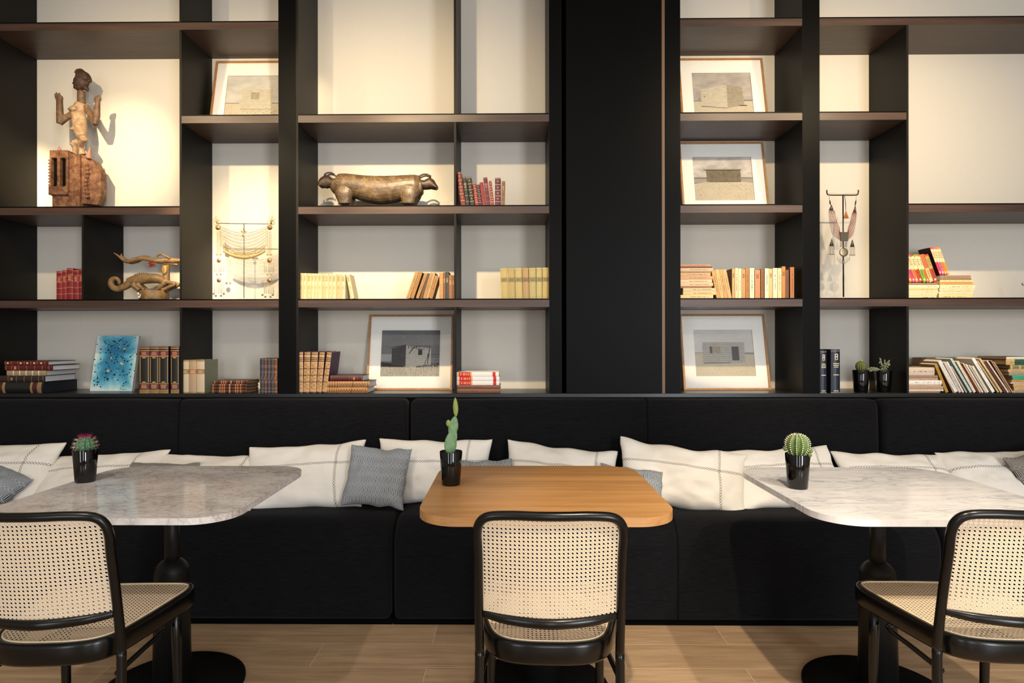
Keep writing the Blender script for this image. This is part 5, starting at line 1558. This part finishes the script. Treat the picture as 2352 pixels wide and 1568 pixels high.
# slotted mask base
m = MB(); RW_ = M['carved_red']
fw = [C1(160, 990).x, C1(352, 990).x]
zt, zbm = C1(0, 985).z, C1(0, 1450).z
m.box(fw[0], C1(172, 0).x, -.07, .02, zbm, zt, RW_); m.box(C1(234, 0).x, C1(264, 0).x, -.07, .02, zbm, zt, RW_); m.box(C1(324, 0).x, fw[1], -.07, .02, zbm, zt, RW_)
m.box(fw[0], fw[1], -.07, .02, C1(0, 1065).z, zt, RW_); m.box(fw[0] - .004, fw[1], -.075, .02, zbm, C1(0, 1362).z, RW_)
m.box(fw[0], fw[1], -.012, .02, zbm, zt, RW_)
m.box(fw[1] - .002, C1(455, 0).x, -.055, .06, C1(0, 1520).z, C1(0, 1015).z, RW_)
m.add([C1(452, 1010, -.04), C1(535, 1060, -.02), C1(612, 1180, 0), C1(605, 1440, 0), C1(575, 1525, 0), C1(452, 1525, -.04), C1(452, 1010, .06), C1(535, 1060, .06), C1(612, 1180, .05), C1(605, 1440, .05), C1(575, 1525, .05), C1(452, 1525, .06)],
      [(0, 1, 2, 3, 4, 5), (11, 10, 9, 8, 7, 6), (0, 6, 7, 1), (1, 7, 8, 2), (2, 8, 9, 3), (3, 9, 10, 4), (4, 10, 11, 5), (5, 11, 6, 0)], RW_)
m.box(C1(172, 0).x, C1(455, 0).x, -.06, .05, 0, C1(0, 1440).z, RW_)
for k in range(9):
    m.ball(C1(340 + 6 * (k % 2), 1120 + k * 38, -.062), (10 * u, .008, 14 * u), RW_, 8)
    m.ball(C1(595, 1150 + k * 34, .02), (16 * u, .02, 14 * u), RW_, 8); m.ball(C1(500 + 8 * sin(k), 1120 + k * 42, -.03), (20 * u, .014, 18 * u), RW_, 8)
    m.ball(C1(150, 1090 + k * 32, -.068), (6 * u, .006, 9 * u), RW_, 8)
fused(m, 'mask_base', st_, .0034, 1)
m = MB()
m.box(C1(168, 0).x, C1(330, 0).x, -.046, -.030, C1(0, 1370).z, C1(0, 1060).z, M['slot_shade']); o = m.build('slot_shade_fill', st_); o['label'] = 'black fill for the shade inside the two slots'  # near-black box set into the slots, standing in for their shade
for a, b in (((212, 990), (208, 922)), ((518, 1050), (528, 930))):
    m = MB(); m.tube([C1(a[0], a[1], -.03), C1((a[0] + b[0]) / 2, (a[1] + b[1]) / 2, -.03), C1(b[0], b[1], -.03)], [(26 * u if a[0] > 300 else 20 * u), 16 * u, 3 * u], M['horn'], 10); m.build('horn', st_)

# -- antelope headdress carving
YA = 3.40; so = 11.2
a0 = PY(352, 685, YA)
an = thing('carved_antelope', 'carved horizontal antelope headdress with curled tail, beside the red books', 'sculpture', (a0.x, YA, Z1 + .0005))


def C2(cx, cy, dy=0.0):
    v = PY(230 + cx / so, 560 + cy / so, YA); return Vector((v.x - a0.x, dy, v.z - Z1))
u2 = YA / F_PX / so; Gd = M['carved_gold']
m = MB()
m.tube([C2(700, 960), C2(860, 950), C2(1100, 900), C2(1300, 890), C2(1480, 900), C2(1650, 960), C2(1800, 1010)],
       [(75 * u2, .014), (130 * u2, .024), (140 * u2, .030), (130 * u2, .030), (122 * u2, .028), (90 * u2, .024), (48 * u2, .016)], Gd, 14)
m.tube([C2(880, 960), C2(760, 1020), C2(640, 1090), C2(540, 1140), C2(440, 1160), C2(330, 1120), C2(275, 1030), C2(300, 930), C2(380, 890), C2(460, 920), C2(495, 990), C2(470, 1040)],
       [(110 * u2, .02), (104 * u2, .018), (96 * u2, .016), (84 * u2, .015), (82 * u2, .014), (78 * u2, .014), (74 * u2, .013), (70 * u2, .012), (58 * u2, .011), (48 * u2, .01), (42 * u2, .008), (24 * u2, .006)], Gd, 12)
for dy in (-.018, .018):
    m.tube([C2(880, 1040, dy), C2(950, 1120, dy), C2(1060, 1200, dy)], [(80 * u2, .013), (62 * u2, .012), (44 * u2, .010)], Gd, 10)
    m.tube([C2(1000, 1050, dy), C2(1100, 1120, dy), C2(1180, 1200, dy)], [52 * u2, 46 * u2, 36 * u2], Gd, 8)
    m.tube([C2(1760, 1000, dy), C2(1920, 1020, dy), C2(1955, 1060, dy), C2(1800, 1130, dy), C2(1640, 1210, dy)], [50 * u2, 50 * u2, 48 * u2, 48 * u2, 46 * u2], Gd, 8)
    m.tube([C2(1700, 1020, dy), C2(1580, 1130, dy), C2(1500, 1200, dy)], [56 * u2, 48 * u2, 40 * u2], Gd, 8)
m.tube([C2(1700, 940), C2(1700, 800), C2(1700, 660), C2(1690, 560)], [(90 * u2, .02), (85 * u2, .018), (90 * u2, .02), (100 * u2, .02)], M['carved_dark'], 12)
fused(m, 'body', an, .0022, 1)
m = MB()
for k in range(11):
    t = k / 10; x = 900 + 560 * t; y = 812 - 62 * sin(pi * min(1, t * 1.15 + .05)) + 30 * t
    m.tube([C2(x, y + 16), C2(x - 4, y - 8), C2(x + 6, y - 30)], [22 * u2, 18 * u2, 5 * u2], M['carved_mid'], 6)
m.build('ridge', an)
m = MB()
for dy, sc in ((-.016, 1.0), (.016, .9)):
    m.tube([C2(1640, 450, dy), C2(1450, 440, dy), C2(1280, 400, dy), C2(1090, 365 - 20 * dy / .016, dy), C2(900, 430, dy), C2(740, 465, dy), C2(620, 400, dy), C2(500, 310, dy), C2(385 + (130 if dy > 0 else 0), 232, dy)],
           [52 * u2, 56 * u2, 60 * u2, 62 * u2, 58 * u2, 52 * u2, 42 * u2, 28 * u2, 6 * u2], Gd, 10)
m.tube([C2(1600, 450), C2(1750, 430), C2(1900, 440), C2(2060, 430), C2(2160, 425)], [(70 * u2, .02), (85 * u2, .022), (76 * u2, .018), (56 * u2, .014), (50 * u2, .012)], Gd, 12)
m.tube([C2(1650, 500), C2(1850, 510), C2(2000, 540)], [50 * u2, 42 * u2, 24 * u2], Gd, 8)
m.tube([C2(1510, 400, -.02), C2(1540, 310, -.02), C2(1640, 285, -.02), C2(1740, 330, -.02), C2(1850, 390, -.02)], [24 * u2] * 5, Gd, 8)
fused(m, 'horns', an, .0022, 1)
m = MB()
random.seed(3)
for _ in range(46):
    a = random.gauss(1390, 42); b = random.gauss(550, 36); m.ball(C2(a, b, -.022 + random.uniform(-.005, .005)), random.uniform(12, 24) * u2, cm((150, 50, 40), .9, 0, .4, 400), 8)
o = m.build('tassel', an); o['label'] = 'red woollen tassel'
m = MB(); m.ball(C2(1700, 680, -.022), (70 * u2, .004, 115 * u2), M['gold'], 14); m.build('metal_plate', an)
m = MB(); m.lathe([(0, 0), (.070, 0), (.075, .010), (.073, C2(0, 1215).z), (0, C2(0, 1200).z)], M['carved_gold'], 12, Matrix.Translation((C2(1390, 0).x, 0, 0))); m.build('base', an)
m = MB()
for a, b in ((1150, 1305), (1210, 1345), (1170, 1390)): m.ball(C2(a, b, -.0605), (32 * u2, .004, 30 * u2), cm((232, 224, 204), .3, 0, .05), 10)
m.build('cowrie', an)

# -- two-headed animal
YC = 3.39; sc = 7.35
c0 = PY(868, 472, YC)
cw = thing('carved_animal', 'two-headed carved wooden animal with incised diamonds, on the middle bookcase', 'sculpture', (c0.x, YC, Z2 + .0005))


def C3(cx, cy, dy=0.0):
    v = PY(710 + cx / sc, 370 + cy / sc, YC); return Vector((v.x - c0.x, dy, v.z - Z2))
u3 = YC / F_PX / sc; Cw = M['cow']
m = MB()
xs = [430, 460, 600, 800, 1000, 1200, 1450, 1650, 1800, 1880, 1915]
tp = [300, 215, 212, 232, 246, 250, 246, 238, 236, 260, 330]
bt = [440, 560, 600, 640, 700, 735, 700, 640, 620, 600, 520]
body_s = []
for x, t_, b_ in zip(xs, tp, bt):
    body_s.append((C3(x, (t_ + b_) / 2), ((b_ - t_) / 2 * u3)))
m.tube([q[0] for q in body_s], [(q[1], .060 if 2 <= i <= 8 else .045) for i, q in enumerate(body_s)], Cw, 24)
for dy in (-.034, .034):
    m.tube([C3(610, 430, dy * .5), C3(615, 560, dy), C3(625, 660, dy), C3(630, 750, dy)], [(170 * u3, .034), (160 * u3, .032), (128 * u3, .028), (100 * u3, .025)], Cw, 14)
    m.tube([C3(1720, 430, dy * .5), C3(1710, 560, dy), C3(1695, 660, dy), C3(1690, 750, dy)], [(185 * u3, .034), (175 * u3, .032), (135 * u3, .028), (104 * u3, .025)], Cw, 14)
for q in m.v:
    if q.z < 0: q.z = 0.0
fused(m, 'body', cw, .0032, 1)
for sgn, pts in ((-1, [(450, 375, 78), (370, 372, 84), (300, 355, 118), (235, 380, 96), (178, 428, 38)]), (1, [(1880, 395, 78), (1960, 405, 80), (2040, 385, 100), (2105, 425, 62), (2165, 462, 28)])):
    m = MB()
    m.tube([C3(a, b) for a, b, r in pts], [(r * u3, .030) for a, b, r in pts], M['cow_dark'], 14)
    m.tube([C3(260 if sgn < 0 else 2040, 290), C3(265 if sgn < 0 else 2052, 205 if sgn < 0 else 235)], [22 * u3, 12 * u3], M['cow_dark'], 8)
    fused(m, 'head', cw, .0028, 1)
    for dy in (-.018, .018):
        m = MB()
        if sgn < 0: hp_ = [(290, 235), (330, 212), (390, 215), (440, 240)]
        else: hp_ = [(2040, 262), (1990, 238), (1930, 240), (1865, 272)]
        m.tube(smooth_path([C3(a, b, dy) for a, b in hp_], 4), 14 * u3, M['cow_dark'], 8); m.build('horn', cw)
MB.FINE = 1
# incised pattern follows the flank
import bisect


def flank(cx, cy):
    i = max(0, min(len(xs) - 2, bisect.bisect(xs, cx) - 1)); f = (cx - xs[i]) / (xs[i + 1] - xs[i])
    t_ = tp[i] + (tp[i + 1] - tp[i]) * f; b_ = bt[i] + (bt[i + 1] - bt[i]) * f
    q = (cy - (t_ + b_) / 2) / ((b_ - t_) / 2)
    return C3(cx, cy, -.060 * sqrt(max(0, 1 - q * q)) - .0004)
m = MB()


def inc(pts):
    out = []
    for (a, b), (c, d) in zip(pts[:-1], pts[1:]):
        for k in range(6): out.append(flank(a + (c - a) * k / 6, b + (d - b) * k / 6))
    out.append(flank(*pts[-1])); m.tube(out, .0007, M['scratch'], 5)
for (cx, cy, r) in ((540, 350, 95), (540, 350, 50), (740, 340, 95), (740, 345, 50), (740, 350, 24), (1060, 530, 100), (1060, 530, 60), (1060, 530, 28), (1110, 320, 70), (1110, 320, 36), (1500, 330, 60), (1700, 310, 90), (1700, 310, 50)):
    inc([(cx, cy - r), (cx + r * .95, cy), (cx, cy + r), (cx - r * .95, cy), (cx, cy - r)])
for k in range(7):
    inc([(560 + 90 * k, 262), (650 + 90 * k, 380 + 8 * k)]) if k % 2 == 0 else inc([(880 + 60 * k, 300), (1010 + 70 * k, 450)])
for k in range(6): inc([(880 + 26 * k, 400 - 12 * k), (1000 + 30 * k, 540 - 8 * k)]); inc([(1180 + 60 * k, 300), (1320 + 50 * k, 430 - 8 * k)])
m.build('incised_pattern', cw)

# ------------------------------------------------------------------ metal neckpiece on a stand
YN = 3.42; sn = 6.816
n0 = PY(560, 685, YN)
sd = thing('jewellery_stand', 'thin dark rod stand carrying the metal neckpiece in the left bookcase', 'stand', (n0.x, YN, Z1 + .0005))


def C4(cx, cy, dy=0.0, og=None):
    v = PY(470 + cx / sn, 470 + cy / sn, YN); return Vector((v.x - n0.x, dy, v.z - Z1))
m = MB(); m.tube([C4(612, 1465, .004), C4(614, 300, .004)], .0019, M['black_metal'], 8); m.build('pole', sd)
m = MB(); m.tube([C4(190, 290, .004), C4(1060, 302, .004)], .0019, M['black_metal'], 8); m.build('crossbar', sd)
m = MB(); m.lathe([(0, 0), (.035, 0), (.035, .003), (0, .004)], M['black_metal'], 24, Matrix.Translation((C4(612, 0).x, .004, 0))); m.build('base', sd)
nk = thing('neckpiece', 'silver-gilt chain neckpiece with red stones, spread wide on the rod stand', 'necklace', (n0.x, YN, Z1 + .0005))
SG = M['silvergold']
m = MB()
for r in range(15):
    y0 = 335 + r * 21; sag = 120 + r * 7; x0 = 245 - (r * 3 if r < 6 else 0); x1 = 985
    nb = 92
    for k in range(nb + 1):
        t = k / nb; x = x0 + (x1 - x0) * t; y = y0 + sag * 4 * t * (1 - t) * .95 + (6 if r % 2 else 0)
        m.gem(C4(x, y, -.004 + .0015 * (r % 2)), .0023 if (k + r) % 2 else .0017, SG)
m.build('chain_rows', nk)
m = MB()
for k in range(62):
    t = k / 61; x = 300 + 650 * t; ytop = 640 + 120 * 4 * t * (1 - t) * .6; L = 110 + 40 * 4 * t * (1 - t)
    for j in range(6): m.gem(C4(x, ytop + j * 13, -.004), .0019, SG)
    m.tube([C4(x, ytop + 65, -.004), C4(x, ytop + L * .8, -.004), C4(x, ytop + L, -.004)], [.0014, .0031, .0006], SG, 6)
m.build('fringe', nk)
for sx in (0, 1):
    X = lambda v: v if sx == 0 else 1245 - v
    m = MB()
    m.lathe([(0, 0), (.014, .0005), (.015, .002), (0, .0045)], SG, 16, Matrix.Translation(C4(X(218), 360, -.004)) @ Matrix.Rotation(radians(90), 4, 'X'))
    for a, b, r in ((185, 290, 34), (228, 275, 30), (200, 250, 26), (172, 235, 24)): m.tube([C4(X(a) + r * cos(q), b + r * sin(q), -.004) for q in [2 * pi * i / 12 for i in range(12)]], .0016, SG, 5, closed=True)
    m.tube([C4(X(200), 300, -.004), C4(X(192), 240, -.004), C4(X(182), 168, -.004)], [.004, .0045, .0004], SG, 8)
    m.build('corner_ornament', nk)
    m = MB(); m.ball(C4(X(215), 366, -.009), (.0046, .002, .0058), M['carnelian'], 12); m.build('stone', nk)
    m = MB()
    for c_ in range(5):
        x = 200 + c_ * 15
        for j in range(32): m.gem(C4(X(x), 425 + j * 12, -.004), .0021, SG)
    for c_ in range(6):
        x = 160 + c_ * 29
        m.tube([C4(X(x), 910, -.004), C4(X(x), 1060, -.004)], .0013, SG, 5); m.tube([C4(X(x), 1220, -.004), C4(X(x), 1395, -.004)], .0013, SG, 5)
    m.build('side_chains', nk)
    for yy in (875, 1185):
        m = MB(); m.lathe([(0, 0), (.013, .0005), (.013, .002), (0, .0035)], SG, 16, Matrix.Translation(C4(X(228), yy, -.003)) @ Matrix.Rotation(radians(90), 4, 'X')); m.ball(C4(X(200), yy - 95, -.004), (.006, .002, .007), SG, 8); m.ball(C4(X(256), yy - 95, -.004), (.006, .002, .007), SG, 8)
        m.build('pendant_plate', nk)
        m = MB(); m.ball(C4(X(230), yy, -.009), (.0048, .002, .0062), M['carnelian'], 12); m.build('stone', nk)
    for a, b in ((145, 1395), (180, 1425), (262, 1425), (305, 1395)):
        m = MB(); m.ball(C4(X(a) - (30 if sx else 0), b + (16 if sx else 0), -.004), .0062, M['silver'], 10); m.build('bell', nk)
m = MB(); m.tube([C4(615, 320, -.002), C4(615, 400, -.004)], [.002, .003], SG, 6); m.ball(C4(592, 420, -.004), (.008, .002, .007), SG, 10); m.ball(C4(645, 420, -.004), (.008, .002, .007), SG, 10); m.ball(C4(612, 485, -.004), (.0085, .002, .0095), SG, 12); m.build('centre_ornament', nk)
m = MB(); m.ball(C4(612, 487, -.008), (.0042, .002, .0062), cm((186, 110, 86), .3, 0, .1), 12); m.build('stone', nk)

# ------------------------------------------------------------------ beaded necklace on a T stand
YB = 3.40; sb = 5.226
b0 = PY(1937, 683, YB)
sd = thing('jewellery_stand', 'black T-shaped stand with upturned ends carrying the beaded necklace', 'stand', (b0.x, YB, Z1 + .0005))


def C5(cx, cy, dy=0.0):
    v = PY(1870 + cx / sb, 400 + cy / sb, YB); return Vector((v.x - b0.x, dy, v.z - Z1))
m = MB(); m.tube([C5(352, 1475), C5(349, 860), C5(346, 245)], [.0038, .0035, .0034], M['black_metal'], 10); m.build('pole', sd)
m = MB(); m.tube(smooth_path([C5(153, 190), C5(155, 232), C5(185, 250), C5(346, 252), C5(505, 250), C5(528, 225), C5(530, 190)], 5), .0034, M['black_metal'], 10); m.build('crossbar', sd)
m = MB(); m.lathe([(0, 0), (.045, 0), (.045, .003), (0, .004)], M['black_metal'], 28, Matrix.Translation((C5(352, 0).x, 0, 0))); m.build('base', sd)
bn = thing('beaded_necklace', 'coral beaded necklace with silver pendants hanging on the black T stand', 'necklace', (b0.x, YB, Z1 + .0005))
m = MB(); m.tube([C5(172, 262, -.006), C5(178, 320, -.006)], .0012, M['gold'], 5); m.tube([C5(500, 262, -.006), C5(494, 320, -.006)], .0012, M['gold'], 5)
m.tube([C5(160, 232, -.006), C5(346, 240, -.007), C5(528, 232, -.006)], .0008, M['gold'], 5)
m.tube([C5(180, 318, -.006), C5(184, 345, -.006), C5(190, 372, -.006)], [.002, .004, .002], M['black_metal'], 8); m.tube([C5(494, 318, -.006), C5(490, 345, -.006), C5(484, 380, -.006)], [.002, .004, .002], M['black_metal'], 8); m.build('cord', bn)
for pts, (ax, ay, bx_, by) in (((0,), (200, 372, 198, 438)), ((1,), (486, 385, 478, 460))):
    m = MB(); m.tube([C5(ax, ay, -.006), C5(bx_, by, -.006)], [(.002, .002), (.013 if ax < 300 else .0095, .006)], M['dark_silver'], 10); m.build('cone_cap', bn)
m = MB()
for k in range(7):
    P = smooth_path([C5(168 + k * 11, 445, -.008), C5(180 + k * 13, 580 + k * -2, -.008), C5(212 + k * 13, 720 - k * 12, -.008), C5(298, 790 - k * 13, -.009)], 14)
    for i, q in enumerate(P): m.gem(q, .0024, M['coral'] if (i + k) % 4 else M['dark_silver'])
    P = smooth_path([C5(498 - k * 8, 465, -.008), C5(486 - k * 10, 580, -.008), C5(456 - k * 9, 720 - k * 12, -.008), C5(392, 790 - k * 13, -.009)], 14)
    for i, q in enumerate(P): m.gem(q, .0024, M['coral'] if (i + k) % 4 else M['dark_silver'])
m.build('bead_strands', bn)
m = MB(); a, b = C5(300, 810), C5(392, 700); m.box(a.x, b.x, -.014, -.009, a.z, b.z, M['dark_silver'])
for i in range(5):
    for j in range(5): m.gem((a.x + (b.x - a.x) * (i + .5) / 5, -.0145, a.z + (b.z - a.z) * (j + .5) / 5), .0018, M['silver'])
m.build('square_plaque', bn)
m = MB()
for x in (305, 320, 362, 378): m.tube([C5(x, 815, -.01), C5(x - 3, 880, -.01)], .0015, M['dark_silver'], 5)
m.lathe([(0, -.002), (.0235, -.002), (.0235, .001), (.016, .002), (.008, .003), (0, .003)], M['silver'], 28, Matrix.Translation(C5(340, 942, -.012)) @ Matrix.Rotation(radians(90), 4, 'X'))
for k in range(20):
    q = 2 * pi * k / 20; m.gem(C5(340 + 54 * cos(q), 942 + 50 * sin(q), -.016), .0018, M['dark_silver'])
m.build('round_medallion', bn)
m = MB()
for k in range(9):
    x = 268 + k * 18; y = 990 + 46 * sin(pi * k / 8)
    m.tube([C5(x, y, -.01), C5(x, y + 30, -.01), C5(x, y + 42, -.01)], [.001, .0012, .0026], M['silver'], 6)
m.build('medallion_drops', bn)
for cx, y0 in ((202, 780), (448, 790)):
    m = MB(); m.tube([C5(cx, y0, -.008), C5(cx, y0 + 85, -.008)], [(.0015, .0015), (.0128, .006)], M['dark_silver'], 8)
    for k in range(5):
        x = cx - 30 + k * 15
        m.tube([C5(x, y0 + 85, -.008), C5(x, y0 + 175, -.008), C5(x, y0 + 190, -.008)], [.001, .0012, .0028], M['dark_silver'] if k % 2 else M['silver'], 6)
    m.build('side_pendant', bn)
m = MB(); m.tube([C5(358, 262, -.008), C5(366, 350, -.008), C5(370, 440, -.008)], [.0016, .0022, .0012], M['dark_silver'], 6)
for k in range(16): m.tube([C5(372, 445, -.008), C5(372 + (k - 8) * 2.5, 500, -.010 + .0006 * (k % 5)), C5(375 + (k - 8) * 4.2, 535 + 3 * (k % 3), -.010)], [.0016, .0014, .0006], cm((176, 112, 54), .8, 0, .2), 5)
o = m.build('tassel', bn); o['label'] = 'orange-brown tassel'

# a small dark object cut off by the right edge on the second shelf
q = PY(2352, 652, 3.40)
m = MB(); m.tube(smooth_path([(q.x - .008, 3.40, q.z + .006), (q.x - .011, 3.40, q.z), (q.x - .004, 3.40, q.z - .006), (q.x + .03, 3.40, q.z - .004)], 4), .0022, M['black_metal'], 6)
m.tube([(q.x + .03, 3.40, q.z - .004), (q.x + .03, 3.40, Z1 + .001)], .003, M['black_metal'], 6)
tag(m.build('metal_ornament'), 'dark metal hook tip just entering at the right edge, right of the cream booklets', 'ornament')
